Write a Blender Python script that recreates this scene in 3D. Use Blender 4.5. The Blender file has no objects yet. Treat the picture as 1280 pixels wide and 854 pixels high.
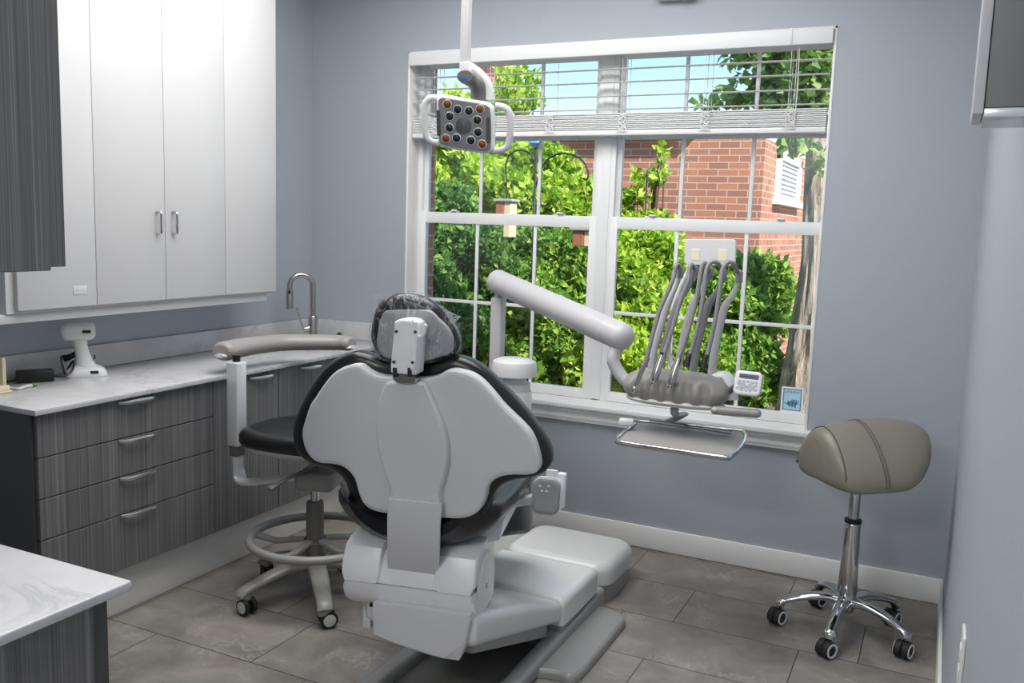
import bpy, bmesh, math, random
import numpy as np
from mathutils import Vector, Matrix
random.seed(7)
rng = np.random.default_rng(7)
PI = math.pi
V = Vector
scene = bpy.context.scene
COL = scene.collection

# ------------------------------------------------------------------ camera
FPX, YAW, PITCH, ROLL, CAMH = 1120.38, -.447124783, .130447387, .0326886725, 1.58
def _rot():
    ca, sa, cb, sb, cc, sc = math.cos(YAW), math.sin(YAW), math.cos(PITCH), math.sin(PITCH), math.cos(ROLL), math.sin(ROLL)
    R0 = np.array([[1, 0, 0], [0, 0, -1], [0, 1, 0]])
    Ry = np.array([[ca, 0, -sa], [0, 1, 0], [sa, 0, ca]])
    Rx = np.array([[1, 0, 0], [0, cb, -sb], [0, sb, cb]])
    Rz = np.array([[cc, -sc, 0], [sc, cc, 0], [0, 0, 1]])
    return Rz @ Rx @ Ry @ R0
RC = _rot()
EYE = V((0, 0, CAMH))
cam = bpy.data.cameras.new('camera')
cam.sensor_fit = 'HORIZONTAL'
cam.sensor_width = 36
cam.lens = 36 * FPX / 1280
cam.clip_start = .02
cam.clip_end = 200
cam_o = bpy.data.objects.new('camera', cam)
COL.objects.link(cam_o)
mw = Matrix.Identity(4)
for i in range(3):
    mw[i][0], mw[i][1], mw[i][2] = RC[0][i], -RC[1][i], -RC[2][i]
mw[2][3] = CAMH
cam_o.matrix_world = mw
scene.camera = cam_o

# measured points: a place seen at pixel (u, v) of the photograph, on a known plane of the room
def ray(u, v):
    return V(RC.T @ np.array([(u - 640) / FPX, (v - 427) / FPX, 1.0]))
def atX(u, v, x):
    r = ray(u, v); return EYE + r * (x / r.x)
def atY(u, v, y):
    r = ray(u, v); return EYE + r * (y / r.y)
def atZ(u, v, z):
    r = ray(u, v); return EYE + r * ((z - CAMH) / r.z)
def onplane(u, v, p0, n):
    r = ray(u, v); return EYE + r * ((p0 - EYE).dot(n) / r.dot(n))

# ------------------------------------------------------------------ materials
MATS = {}
def new_mat(name):
    m = bpy.data.materials.new(name); m.use_nodes = True
    nt = m.node_tree; b = nt.nodes['Principled BSDF']
    return m, nt, b
def setp(b, **k):
    al = {'color': 'Base Color', 'rough': 'Roughness', 'metal': 'Metallic', 'spec': 'Specular IOR Level', 'coat': 'Coat Weight', 'trans': 'Transmission Weight', 'ior': 'IOR', 'alpha': 'Alpha', 'sheen': 'Sheen Weight'}
    for kk, v in k.items():
        s = b.inputs[al[kk]]
        s.default_value = (*v, 1) if kk == 'color' else v
def coords(nt, scale=(1, 1, 1), kind='Object', rot=(0, 0, 0)):
    tc = nt.nodes.new('ShaderNodeTexCoord'); mp = nt.nodes.new('ShaderNodeMapping')
    mp.inputs['Scale'].default_value = scale; mp.inputs['Rotation'].default_value = rot
    nt.links.new(tc.outputs[kind], mp.inputs['Vector']); return mp.outputs['Vector']
def wcoords(nt, scale=(1, 1, 1)):
    g = nt.nodes.new('ShaderNodeNewGeometry'); mp = nt.nodes.new('ShaderNodeMapping')
    mp.inputs['Scale'].default_value = scale
    nt.links.new(g.outputs['Position'], mp.inputs['Vector']); return mp.outputs['Vector']
def noise(nt, vec, scale, detail=4, rough=.55, dist=0):
    n = nt.nodes.new('ShaderNodeTexNoise')
    n.inputs['Scale'].default_value = scale; n.inputs['Detail'].default_value = detail
    n.inputs['Roughness'].default_value = rough; n.inputs['Distortion'].default_value = dist
    nt.links.new(vec, n.inputs['Vector']); return n.outputs['Fac']
def ramp(nt, fac, stops, interp='LINEAR'):
    r = nt.nodes.new('ShaderNodeValToRGB'); cr = r.color_ramp; cr.interpolation = interp
    while len(cr.elements) < len(stops): cr.elements.new(.5)
    for e, (p, c) in zip(cr.elements, stops):
        e.position = p; e.color = (*c, 1) if isinstance(c, tuple) else (c, c, c, 1)
    nt.links.new(fac, r.inputs['Fac']); return r.outputs['Color']
def bump(nt, b, fac, strength=.1, dist=.01):
    n = nt.nodes.new('ShaderNodeBump'); n.inputs['Strength'].default_value = strength; n.inputs['Distance'].default_value = dist
    nt.links.new(fac, n.inputs['Height']); nt.links.new(n.outputs['Normal'], b.inputs['Normal'])
def math_n(nt, op, a, b=None, c=None):
    n = nt.nodes.new('ShaderNodeMath'); n.operation = op
    for i, x in enumerate((a, b, c)):
        if x is None: continue
        if isinstance(x, (int, float)): n.inputs[i].default_value = x
        else: nt.links.new(x, n.inputs[i])
    return n.outputs[0]
def mixc(nt, fac, a, b, mode='MIX'):
    n = nt.nodes.new('ShaderNodeMix'); n.data_type = 'RGBA'; n.blend_type = mode
    for s, x in ((n.inputs[0], fac), (n.inputs[6], a), (n.inputs[7], b)):
        if isinstance(x, (int, float)): s.default_value = x
        elif isinstance(x, tuple): s.default_value = (*x, 1)
        else: nt.links.new(x, s)
    return n.outputs[2]
def lin(r, g, b):
    f = lambda c: (c / 255 / 12.92) if c <= 10 else ((c / 255 + .055) / 1.055) ** 2.4
    return (f(r), f(g), f(b))

def M(name):
    if name in MATS: return MATS[name]
    m, nt, b = new_mat(name); L = nt.links.new
    simple = {  # colour, roughness, metallic, bump scale, bump strength
        'white_lacquer': (lin(211, 211, 213), .35, 0, 3, .01),
        'white_paint': (lin(240, 240, 240), .42, 0, 14, .03),
        'white_vinyl': (lin(236, 237, 238), .35, 0, 0, 0),
        'white_plastic': (lin(226, 227, 228), .3, 0, 0, 0),
        'gloss_white': (lin(220, 221, 221), .16, 0, 0, 0),
        'chair_grey': (lin(210, 210, 211), .36, 0, 160, .03),
        'chair_grey_dark': (lin(158, 159, 160), .36, 0, 120, .03),
        'yoke_white': (lin(238, 238, 240), .3, 0, 0, 0),
        'base_grey': (lin(150, 150, 149), .28, 0, 60, .02),
        'kick_grey': (lin(238, 237, 234), .3, 0, 0, 0),
        'dark_grey_plastic': (lin(112, 110, 107), .4, 0, 90, .05),
        'stool_grey': (lin(150, 149, 146), .33, 0, 0, 0),
        'arm_pad': (lin(158, 155, 152), .36, 0, 140, .05),
        'taupe_vinyl': (lin(137, 133, 120), .36, 0, 120, .06),
        'taupe_seam': (lin(96, 93, 84), .5, 0, 0, 0),
        'black_vinyl': (lin(26, 27, 29), .28, 0, 130, .06),
        'black_plastic': (lin(28, 28, 29), .4, 0, 0, 0),
        'black_rubber': (lin(32, 32, 33), .6, 0, 0, 0),
        'chrome': (lin(208, 208, 210), .1, 1, 0, 0),
        'brushed_metal': (lin(196, 194, 190), .26, 1, 120, .03),
        'satin_nickel': (lin(216, 215, 212), .3, 1, 0, 0),
        'pale_metal': (lin(232, 234, 236), .26, .35, 0, 0),
        'delivery_grey': (lin(150, 148, 145), .36, 0, 90, .03),
        'hose_grey': (lin(142, 142, 146), .4, 0, 0, 0),
        'tube_white': (lin(196, 195, 198), .3, 0, 0, 0),
        'tray_grey': (lin(158, 153, 148), .6, 0, 0, 0),
        'lens_dark': (lin(34, 40, 42), .12, 0, 0, 0),
        'lens_amber': (lin(120, 70, 22), .15, 0, 0, 0),
        'lamp_face': (lin(118, 120, 124), .35, .1, 0, 0),
        'lamp_disc': (lin(88, 90, 94), .2, .3, 0, 0),
        'lamp_strip': (lin(70, 72, 76), .3, 0, 0, 0),
        'lcd': (lin(92, 104, 116), .2, 0, 0, 0),
        'lcd_text': (lin(60, 70, 82), .4, 0, 0, 0),
        'button_grey': (lin(176, 180, 188), .4, 0, 0, 0),
        'beige_plastic': (lin(226, 214, 184), .45, 0, 0, 0),
        'green_plastic': (lin(104, 150, 84), .4, 0, 0, 0),
        'blue_led': (lin(70, 100, 190), .3, 0, 0, 0),
        'sticker_blue': (lin(176, 212, 232), .5, 0, 0, 0),
        'sticker_white': (lin(228, 236, 240), .5, 0, 0, 0),
        'sticker_ink': (lin(66, 112, 146), .5, 0, 0, 0),
        'grey_panel': (lin(138, 136, 134), .45, 0, 0, 0),
        'iron': (lin(48, 48, 46), .5, .3, 0, 0),
        'feeder_wood': (lin(158, 104, 78), .6, 0, 20, .1),
        'feeder_light': (lin(222, 200, 168), .6, 0, 20, .1),
        'blue_glass': (lin(110, 160, 215), .2, 0, 0, 0),
        'roof_white': (lin(236, 234, 228), .6, 0, 0, 0),
        'cord_white': (lin(236, 236, 236), .6, 0, 0, 0),
        'reflection_warm': (lin(244, 236, 206), .4, 0, 0, 0),  # warm tone of the reflected lamps, painted on the added plate
        'gap_dark': (lin(24, 24, 25), .7, 0, 0, 0),
        'ceiling_paint': (lin(235, 235, 235), .7, 0, 30, .03),
        'cream': (lin(222, 218, 206), .5, 0, 0, 0),
    }
    if name in simple:
        c, r, me, bs, bst = simple[name]
        setp(b, color=c, rough=r, metal=me)
        if bst:
            bump(nt, b, noise(nt, wcoords(nt), bs, 3), bst * 2, .004)
            n = noise(nt, wcoords(nt), 6, 2)
            L(mixc(nt, math_n(nt, 'MULTIPLY', n, .08), c, tuple(x * .8 for x in c)), b.inputs['Base Color'])
    elif name == 'wall_blue':
        c = lin(172, 179, 188)
        n = noise(nt, wcoords(nt), 2.5, 3)
        L(mixc(nt, math_n(nt, 'MULTIPLY', n, .1), c, tuple(x * .9 for x in c)), b.inputs['Base Color'])
        setp(b, rough=.5)
        bump(nt, b, noise(nt, wcoords(nt), 70, 3, .6), .22, .004)
    elif name == 'dark_laminate':
        v = wcoords(nt, (130, 130, .5))
        n = noise(nt, v, 1, 5, .7)
        v2 = wcoords(nt, (420, 420, .9))
        n2 = noise(nt, v2, 1, 2, .6)
        f = math_n(nt, 'ADD', math_n(nt, 'MULTIPLY', n, .6), math_n(nt, 'MULTIPLY', n2, .4))
        L(ramp(nt, f, [(.34, lin(78, 78, 80)), (.5, lin(108, 107, 108)), (.66, lin(140, 139, 139))]), b.inputs['Base Color'])
        setp(b, rough=.42)
        bump(nt, b, f, .08, .002)
    elif name == 'dark_edge':
        setp(b, color=lin(76, 76, 78), rough=.45)
    elif name == 'quartz':
        v = wcoords(nt, (1, 1, 1))
        w = noise(nt, v, 3.0, 6, .62, .9)
        vein = ramp(nt, math_n(nt, 'ABSOLUTE', math_n(nt, 'SUBTRACT', w, .5)), [(0, 1.0), (.008, .6), (.028, 0.0)])
        mask = ramp(nt, noise(nt, v, 2.3, 2), [(.46, 0.0), (.6, 1.0)])
        cloud = ramp(nt, noise(nt, v, 5, 4), [(.3, lin(196, 196, 199)), (.7, lin(211, 211, 213))])
        L(mixc(nt, math_n(nt, 'MULTIPLY', math_n(nt, 'MULTIPLY', vein, mask), .42), cloud, lin(140, 140, 143)), b.inputs['Base Color'])
        setp(b, rough=.16)
    elif name == 'floor_tile':
        g = nt.nodes.new('ShaderNodeNewGeometry'); sx = nt.nodes.new('ShaderNodeSeparateXYZ')
        L(g.outputs['Position'], sx.inputs[0])
        LEN, ROW, Y0 = .705, .3625, 3.42
        vv = math_n(nt, 'DIVIDE', math_n(nt, 'SUBTRACT', sx.outputs[1], Y0), ROW)
        row = math_n(nt, 'FLOOR', vv)
        sh = ramp(nt, math_n(nt, 'DIVIDE', math_n(nt, 'ADD', row, 12.5), 16.0),
                  [(k / 16, s) for k, s in zip(range(16), [.1, .5, .2, .6, .3, .7, .12, .3, .15, .05, .43, .06, .83, .3, .6, .1])], 'CONSTANT')
        # the ramp's red channel is the row's offset: joints at x = -shift (metres, modulo LEN)
        SH = [.30, .12, .52, .36, .02, .44, .20, .60, .45, .70, .178, .382, .17, .50, .31, .02]
        cr = sh.node.color_ramp
        for e, s in zip(cr.elements, SH): e.color = (s, s, s, 1)
        uu = math_n(nt, 'DIVIDE', math_n(nt, 'ADD', sx.outputs[0], sh), LEN)
        colm = math_n(nt, 'FLOOR', uu)
        fu = math_n(nt, 'SUBTRACT', uu, colm); fv = math_n(nt, 'SUBTRACT', vv, row)
        du = math_n(nt, 'MULTIPLY', math_n(nt, 'MINIMUM', fu, math_n(nt, 'SUBTRACT', 1, fu)), LEN)
        dv = math_n(nt, 'MULTIPLY', math_n(nt, 'MINIMUM', fv, math_n(nt, 'SUBTRACT', 1, fv)), ROW)
        d = math_n(nt, 'MINIMUM', du, dv)
        grout = math_n(nt, 'LESS_THAN', d, .0021)
        cb = nt.nodes.new('ShaderNodeCombineXYZ')
        L(math_n(nt, 'ADD', sx.outputs[0], math_n(nt, 'MULTIPLY', row, 3.7)), cb.inputs[0])
        L(math_n(nt, 'ADD', sx.outputs[1], math_n(nt, 'MULTIPLY', colm, 5.3)), cb.inputs[1])
        n1 = noise(nt, cb.outputs[0], 4.5, 8, .62, .6)
        base = ramp(nt, n1, [(.25, lin(108, 104, 99)), (.5, lin(137, 132, 126)), (.75, lin(163, 157, 151))])
        n2 = noise(nt, cb.outputs[0], 3.2, 6, .6, 1.2)
        vein = ramp(nt, math_n(nt, 'ABSOLUTE', math_n(nt, 'SUBTRACT', n2, .5)), [(0, 1.0), (.006, .5), (.02, 0.0)])
        vm = ramp(nt, noise(nt, cb.outputs[0], 3.0, 2), [(.5, 0.0), (.62, 1.0)])
        base = mixc(nt, math_n(nt, 'MULTIPLY', math_n(nt, 'MULTIPLY', vein, vm), .5), base, lin(186, 183, 178))
        L(mixc(nt, grout, base, lin(62, 60, 58)), b.inputs['Base Color'])
        L(ramp(nt, n1, [(.3, .34), (.7, .5)]), b.inputs['Roughness'])
        bump(nt, b, math_n(nt, 'SUBTRACT', 1, grout), .3, .002)
    elif name in ('brick', 'brick_side'):
        g = nt.nodes.new('ShaderNodeNewGeometry'); sx = nt.nodes.new('ShaderNodeSeparateXYZ'); L(g.outputs['Position'], sx.inputs[0])
        cb = nt.nodes.new('ShaderNodeCombineXYZ')
        L(math_n(nt, 'ADD', sx.outputs[0], sx.outputs[1]), cb.inputs[0]); L(sx.outputs[2], cb.inputs[1])
        br = nt.nodes.new('ShaderNodeTexBrick'); L(cb.outputs[0], br.inputs['Vector'])
        br.inputs['Scale'].default_value = 1; br.inputs['Brick Width'].default_value = .225; br.inputs['Row Height'].default_value = .075
        br.inputs['Mortar Size'].default_value = .0065; br.inputs['Mortar Smooth'].default_value = .2; br.inputs['Bias'].default_value = -.1
        br.inputs['Color1'].default_value = (*lin(196, 126, 96), 1); br.inputs['Color2'].default_value = (*lin(146, 98, 84), 1)
        br.inputs['Mortar'].default_value = (*lin(206, 182, 160), 1)
        n = noise(nt, wcoords(nt), 9, 4)
        L(mixc(nt, math_n(nt, 'MULTIPLY', n, .45), br.outputs['Color'], lin(176, 128, 108)), b.inputs['Base Color'])
        setp(b, rough=.85)
    elif name.startswith('leaf'):
        pal = {'leaf_bright': [lin(110, 150, 40), lin(168, 200, 56), lin(220, 232, 110)],
               'leaf_mid': [lin(78, 122, 44), lin(130, 172, 60), lin(190, 212, 96)],
               'leaf_dark': [lin(58, 100, 50), lin(96, 142, 62), lin(150, 184, 88)],
               'leaf_tree': [lin(90, 130, 60), lin(130, 165, 84), lin(176, 200, 110)]}[name]
        g = nt.nodes.new('ShaderNodeNewGeometry')
        c = ramp(nt, g.outputs['Random Per Island'], [(0, pal[0]), (.5, pal[1]), (1, pal[2])])
        L(c, b.inputs['Base Color']); setp(b, rough=.5)
        tr = nt.nodes.new('ShaderNodeBsdfTranslucent'); L(c, tr.inputs['Color'])
        mx = nt.nodes.new('ShaderNodeMixShader'); mx.inputs[0].default_value = .45
        L(b.outputs[0], mx.inputs[1]); L(tr.outputs[0], mx.inputs[2])
        L(mx.outputs[0], nt.nodes['Material Output'].inputs['Surface'])
    elif name == 'bark':
        v = wcoords(nt, (14, 14, 2.2))
        n = noise(nt, v, 1.2, 6, .65, 1.5)
        L(ramp(nt, n, [(.3, lin(112, 94, 80)), (.5, lin(172, 154, 138)), (.7, lin(214, 202, 190))]), b.inputs['Base Color'])
        setp(b, rough=.9); bump(nt, b, n, .9, .05)
    elif name == 'twig':
        setp(b, color=lin(84, 62, 44), rough=.8)
    elif name == 'soil':
        n = noise(nt, wcoords(nt), 7, 6)
        L(ramp(nt, n, [(.3, lin(58, 46, 36)), (.7, lin(112, 92, 72))]), b.inputs['Base Color']); setp(b, rough=.95)
    elif name == 'glass':
        tr = nt.nodes.new('ShaderNodeBsdfTransparent'); tr.inputs[0].default_value = (.97, .985, .98, 1)
        gl = nt.nodes.new('ShaderNodeBsdfGlossy'); gl.inputs['Roughness'].default_value = .01
        fr = nt.nodes.new('ShaderNodeFresnel'); fr.inputs['IOR'].default_value = 1.4
        mx = nt.nodes.new('ShaderNodeMixShader'); L(fr.outputs[0], mx.inputs[0]); L(tr.outputs[0], mx.inputs[1]); L(gl.outputs[0], mx.inputs[2])
        L(mx.outputs[0], nt.nodes['Material Output'].inputs['Surface'])
    elif name == 'clear_film':
        tr = nt.nodes.new('ShaderNodeBsdfTransparent'); tr.inputs[0].default_value = (.95, .96, .97, 1)
        setp(b, color=lin(225, 228, 232), rough=.12)
        n = noise(nt, wcoords(nt, (1.3, 1, .55)), 19, 4, .6, 2.2)
        bump(nt, b, n, .9, .02)
        fac = ramp(nt, n, [(.42, .015), (.52, .05), (.565, .38), (.6, .03)])
        mx = nt.nodes.new('ShaderNodeMixShader'); L(fac, mx.inputs[0]); L(tr.outputs[0], mx.inputs[1]); L(b.outputs[0], mx.inputs[2])
        L(mx.outputs[0], nt.nodes['Material Output'].inputs['Surface'])
    elif name == 'slat_vinyl':
        setp(b, color=lin(238, 238, 238), rough=.4)
        tr = nt.nodes.new('ShaderNodeBsdfTranslucent'); tr.inputs['Color'].default_value = (*lin(240, 240, 238), 1)
        mx = nt.nodes.new('ShaderNodeMixShader'); mx.inputs[0].default_value = .4
        L(b.outputs[0], mx.inputs[1]); L(tr.outputs[0], mx.inputs[2]); L(mx.outputs[0], nt.nodes['Material Output'].inputs['Surface'])
    elif name == 'film_corner':
        tr = nt.nodes.new('ShaderNodeBsdfTransparent'); setp(b, color=lin(226, 228, 232), rough=.15)
        fac = ramp(nt, noise(nt, wcoords(nt), 55, 3, .6, 2), [(.4, .12), (.55, .55), (.7, .2)])
        mx = nt.nodes.new('ShaderNodeMixShader'); L(fac, mx.inputs[0]); L(tr.outputs[0], mx.inputs[1]); L(b.outputs[0], mx.inputs[2])
        L(mx.outputs[0], nt.nodes['Material Output'].inputs['Surface'])
    elif name == 'reflection_pale':
        setp(b, color=lin(226, 226, 230), rough=.35)
    else:
        raise KeyError(name)
    MATS[name] = m
    return m

# ------------------------------------------------------------------ mesh builder
def catmull(pts, n=6, closed=True):
    pts = [tuple(p) for p in pts]; out = []; N = len(pts)
    rngi = range(N) if closed else range(N - 1)
    for i in rngi:
        if closed: p0, p1, p2, p3 = pts[i - 1], pts[i], pts[(i + 1) % N], pts[(i + 2) % N]
        else: p0, p1, p2, p3 = pts[max(i - 1, 0)], pts[i], pts[i + 1], pts[min(i + 2, N - 1)]
        for k in range(n):
            t = k / n
            out.append(tuple(.5 * ((2 * b) + (-a + c) * t + (2 * a - 5 * b + 4 * c - d) * t * t + (-a + 3 * b - 3 * c + d) * t ** 3) for a, b, c, d in zip(p0, p1, p2, p3)))
    if not closed: out.append(pts[-1])
    return [V(p) for p in out] if len(out[0]) == 3 else out
def rrect(w, h, r, n=5):
    o = []
    for cx, cy, a0 in ((w / 2 - r, h / 2 - r, 0), (-w / 2 + r, h / 2 - r, 90), (-w / 2 + r, -h / 2 + r, 180), (w / 2 - r, -h / 2 + r, 270)):
        for k in range(n + 1):
            a = math.radians(a0 + 90 * k / n); o.append((cx + r * math.cos(a), cy + r * math.sin(a)))
    return o
def inset(poly, d):
    n = len(poly); a2 = sum(poly[i - 1][0] * poly[i][1] - poly[i][0] * poly[i - 1][1] for i in range(n)); s = 1 if a2 > 0 else -1
    out = []
    for i in range(n):
        p, q, r = V(poly[i - 1]), V(poly[i]), V(poly[(i + 1) % n])
        t = (r - p)
        if t.length < 1e-9: out.append(tuple(q)); continue
        t.normalize(); nn = V((-t.y, t.x)) * s
        out.append(tuple(q + nn * d))
    return out
def seg_dist(P, poly):
    A = np.array(poly); Bq = np.roll(A, -1, 0); d = Bq - A; L2 = (d * d).sum(1) + 1e-18
    w = P[:, None, :] - A[None]; t = np.clip((w * d[None]).sum(2) / L2[None], 0, 1)
    return np.sqrt(((w - t[..., None] * d[None]) ** 2).sum(2)).min(1)
def safe_inset(poly, d):
    """inset with the crossed-over points of tight corners pulled back onto their neighbours"""
    q = inset(poly, d)
    if d <= 0: return q
    ok = seg_dist(np.array(q), poly) >= .86 * d; n = len(q)
    if ok.all() or not ok.any(): return q
    out = []
    for i in range(n):
        if ok[i]: out.append(q[i]); continue
        for k in range(1, n):
            a, c = ok[(i - k) % n], ok[(i + k) % n]
            if a or c:
                out.append(q[(i - k) % n] if a else q[(i + k) % n]); break
    return out
class B:
    def __init__(s): s.bm = bmesh.new(); s.dd = False
    def box(s, lo, hi, bev=0, seg=2, mat=None):
        """axis box lo..hi (optionally transformed by mat) with rounded edges"""
        lo, hi = V(lo), V(hi)
        r = bmesh.ops.create_cube(s.bm, size=1)
        vs = r['verts']
        for v in vs: v.co = V((lo.x + (v.co.x + .5) * (hi.x - lo.x), lo.y + (v.co.y + .5) * (hi.y - lo.y), lo.z + (v.co.z + .5) * (hi.z - lo.z)))
        if bev:
            es = list({e for v in vs for e in v.link_edges})
            g = bmesh.ops.bevel(s.bm, geom=es + list(vs), offset=bev, segments=seg, affect='EDGES', profile=.5)
            vs = list({v for f in g['faces'] for v in f.verts} | {v for v in vs if v.is_valid})
            vs = list({v for v in vs for f in v.link_faces for v in f.verts})
        if mat is not None:
            for v in vs: v.co = mat @ v.co
        return s
    def ring(s, pts): return [s.bm.verts.new(p) for p in pts]
    def bridge(s, a, b):
        n = len(a)
        for i in range(n):
            j = (i + 1) % n
            s.bm.faces.new((a[i], a[j], b[j], b[i]))
    def loft(s, rings, cap=True):
        rs = [s.ring(r) for r in rings]
        for a, b in zip(rs, rs[1:]): s.bridge(a, b)
        if cap:
            s.bm.faces.new(list(reversed(rs[0]))); s.bm.faces.new(rs[-1])
        return s
    def tube(s, pts, r, seg=12, cap=True, flat=None, up=None):
        """swept tube; r number or list; flat=(a,b) multiplies the two cross axes"""
        pts = [V(p) for p in pts]; n = len(pts)
        rs = [r] * n if isinstance(r, (int, float)) else list(r)
        rings = []; prev = None
        for i in range(n):
            t = (pts[min(i + 1, n - 1)] - pts[max(i - 1, 0)]).normalized()
            if prev is None:
                u = V(up) if up else (V((0, 0, 1)) if abs(t.z) < .9 else V((1, 0, 0)))
                x = (u - t * u.dot(t)).normalized()
            else: x = (prev - t * prev.dot(t)).normalized()
            prev = x; y = t.cross(x)
            fa, fb = flat or (1, 1)
            rings.append([pts[i] + x * (rs[i] * fa * math.cos(2 * PI * k / seg)) + y * (rs[i] * fb * math.sin(2 * PI * k / seg)) for k in range(seg)])
        return s.loft(rings, cap)
    def bar(s, pts, w, h, up=(0, 0, 1), bev=0.0, xdir=None):
        """swept rounded-rectangle bar, w across, h along up"""
        pts = [V(p) for p in pts]; n = len(pts); rings = []
        sec = rrect(w, h, bev or min(w, h) * .2, 3)
        for i in range(n):
            t = (pts[min(i + 1, n - 1)] - pts[max(i - 1, 0)]).normalized()
            u = V(up); u = (u - t * u.dot(t)).normalized(); x = t.cross(u)
            if xdir is not None: x = V(xdir); u = x.cross(t).normalized()
            rings.append([pts[i] + x * a + u * c for a, c in sec])
        return s.loft(rings)
    def cyl(s, p0, p1, r0, r1=None, seg=24, rim=0):
        p0, p1 = V(p0), V(p1); r1 = r0 if r1 is None else r1
        if rim:
            t = (p1 - p0).normalized()
            return s.tube([p0, p0 + t * 1e-5, p0 + t * rim * .3, p0 + t * rim, p1 - t * rim, p1 - t * rim * .3, p1 - t * 1e-5, p1], [r0 - rim, r0 - rim * .95, r0 - rim * .3, r0, r1, r1 - rim * .3, r1 - rim * .95, r1 - rim], seg)
        return s.tube([p0, p1], [r0, r1], seg)
    def lathe(s, prof, c, axis=(0, 0, 1), seg=32):
        c = V(c); a = V(axis).normalized(); u = V((1, 0, 0)) if abs(a.x) < .9 else V((0, 1, 0))
        x = (u - a * u.dot(a)).normalized(); y = a.cross(x)
        return s.loft([[c + a * h + x * (max(r, 1e-4) * math.cos(2 * PI * k / seg)) + y * (max(r, 1e-4) * math.sin(2 * PI * k / seg)) for k in range(seg)] for r, h in prof])
    def pillow(s, poly, prof, fn):
        """closed outline; prof = [(inset, depth), ...]; fn(a, b, depth) -> world"""
        s.loft([[fn(p[0], p[1], d) for p in (safe_inset(poly, o) if o else poly)] for o, d in prof]); s.dd = True; return s
    def ell(s, c, rx, ry, rz, mat=None, seg=24, rings=12):
        r = bmesh.ops.create_uvsphere(s.bm, u_segments=seg, v_segments=rings, radius=1)
        for v in r['verts']:
            p = V((v.co.x * rx, v.co.y * ry, v.co.z * rz))
            v.co = (mat @ p if mat is not None else p) + V(c)
        return s
def rmat(root):
    if root is None: return Matrix.Identity(4)
    p = rmat(root.parent) if root.parent else Matrix.Identity(4)
    return p @ root.matrix_basis
def obj(name, b, mat, parent=None, smooth=35, local=False, at=None, rotz=0):
    """ONE mesh object; vertices given in world space unless local. A parentless object gets its origin at `at`"""
    me = bpy.data.meshes.new(name)
    bm = b.bm
    if b.dd: bmesh.ops.remove_doubles(bm, verts=bm.verts, dist=1e-6)
    bmesh.ops.recalc_face_normals(bm, faces=bm.faces)
    o = bpy.data.objects.new(name, me); COL.objects.link(o)
    if parent is not None:
        o.parent = parent
    elif at is not None:
        o.location = at; o.rotation_euler = (0, 0, rotz)
    if not local:
        bm.transform(rmat(o).inverted())
    bm.to_mesh(me); bm.free()
    for mm in (mat if isinstance(mat, (list, tuple)) else [mat]): me.materials.append(M(mm))
    if smooth:
        for p in me.polygons: p.use_smooth = p.loop_total <= 4
        me.set_sharp_from_angle(angle=math.radians(smooth))
        for p in me.polygons:
            if p.loop_total > 4: p.use_smooth = False
    return o
def tag(o, label, cat, group=None):
    o['label'] = label; o['category'] = cat
    if group: o['group'] = group
    return o
def thing(name, label, cat, loc=(0, 0, 0), rotz=0, group=None):
    o = bpy.data.objects.new(name, None); COL.objects.link(o); o.empty_display_size = .1
    o.location = loc; o.rotation_euler = (0, 0, rotz)
    return tag(o, label, cat, group)
def struct(name, b, mat, at=None, smooth=30):
    o = obj(name, b, mat, at=at, smooth=smooth); o['kind'] = 'structure'; return o
def copy_tree(o, parent=None):
    c = o.copy(); COL.objects.link(c)
    if parent is not None: c.parent = parent
    for ch in list(o.children): copy_tree(ch, c)
    return c

# ------------------------------------------------------------------ room shell
XL, XR, YB, YF, ZC = -3.305, .107, 4.179, -1.6, 2.95
WX0, WX1, WZ0, WZ1 = -2.669, -.505, .668, 2.467
struct('floor', B().box((XL - .2, YF - .2, -.12), (XR + .2, YB, 0)), 'floor_tile')
struct('ceiling', B().box((XL - .2, YF - .2, ZC), (XR + .2, YB + .3, ZC + .12)), 'ceiling_paint')
struct('wall_left', B().box((XL - .15, YF - .15, -.1), (XL, YB + .3, ZC)), 'wall_blue')
struct('wall_right', B().box((XR, YF - .15, -.1), (XR + .15, YB + .3, ZC)), 'wall_blue')
struct('wall_front', B().box((XL, YF - .15, -.1), (XR, YF, ZC)), 'wall_blue')
def holed(y0, y1, x0, x1, z0, z1):
    b = B()
    b.box((XL, y0, -.1), (x0, y1, ZC)).box((x1, y0, -.1), (XR, y1, ZC)).box((x0, y0, -.1), (x1, y1, z0)).box((x0, y0, z1), (x1, y1, ZC))
    return b
struct('wall_back', holed(YB, YB + .18, WX0, WX1, WZ0, WZ1), 'wall_blue')
struct('wall_outside', holed(YB + .18, YB + .29, WX0 + .008, WX1 - .004, WZ0 - .02, WZ1), 'brick')
# baseboards
def baseb(lo, hi, bev=.006): return B().box(lo, hi, bev, 2)
struct('baseboard_back', baseb((-2.80, YB - .016, .002), (XR, YB - .0005, .116)), 'white_paint')
struct('baseboard_right', baseb((XR - .016, 1.0, .002), (XR - .0005, YB - .017, .116)), 'white_paint')
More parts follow.
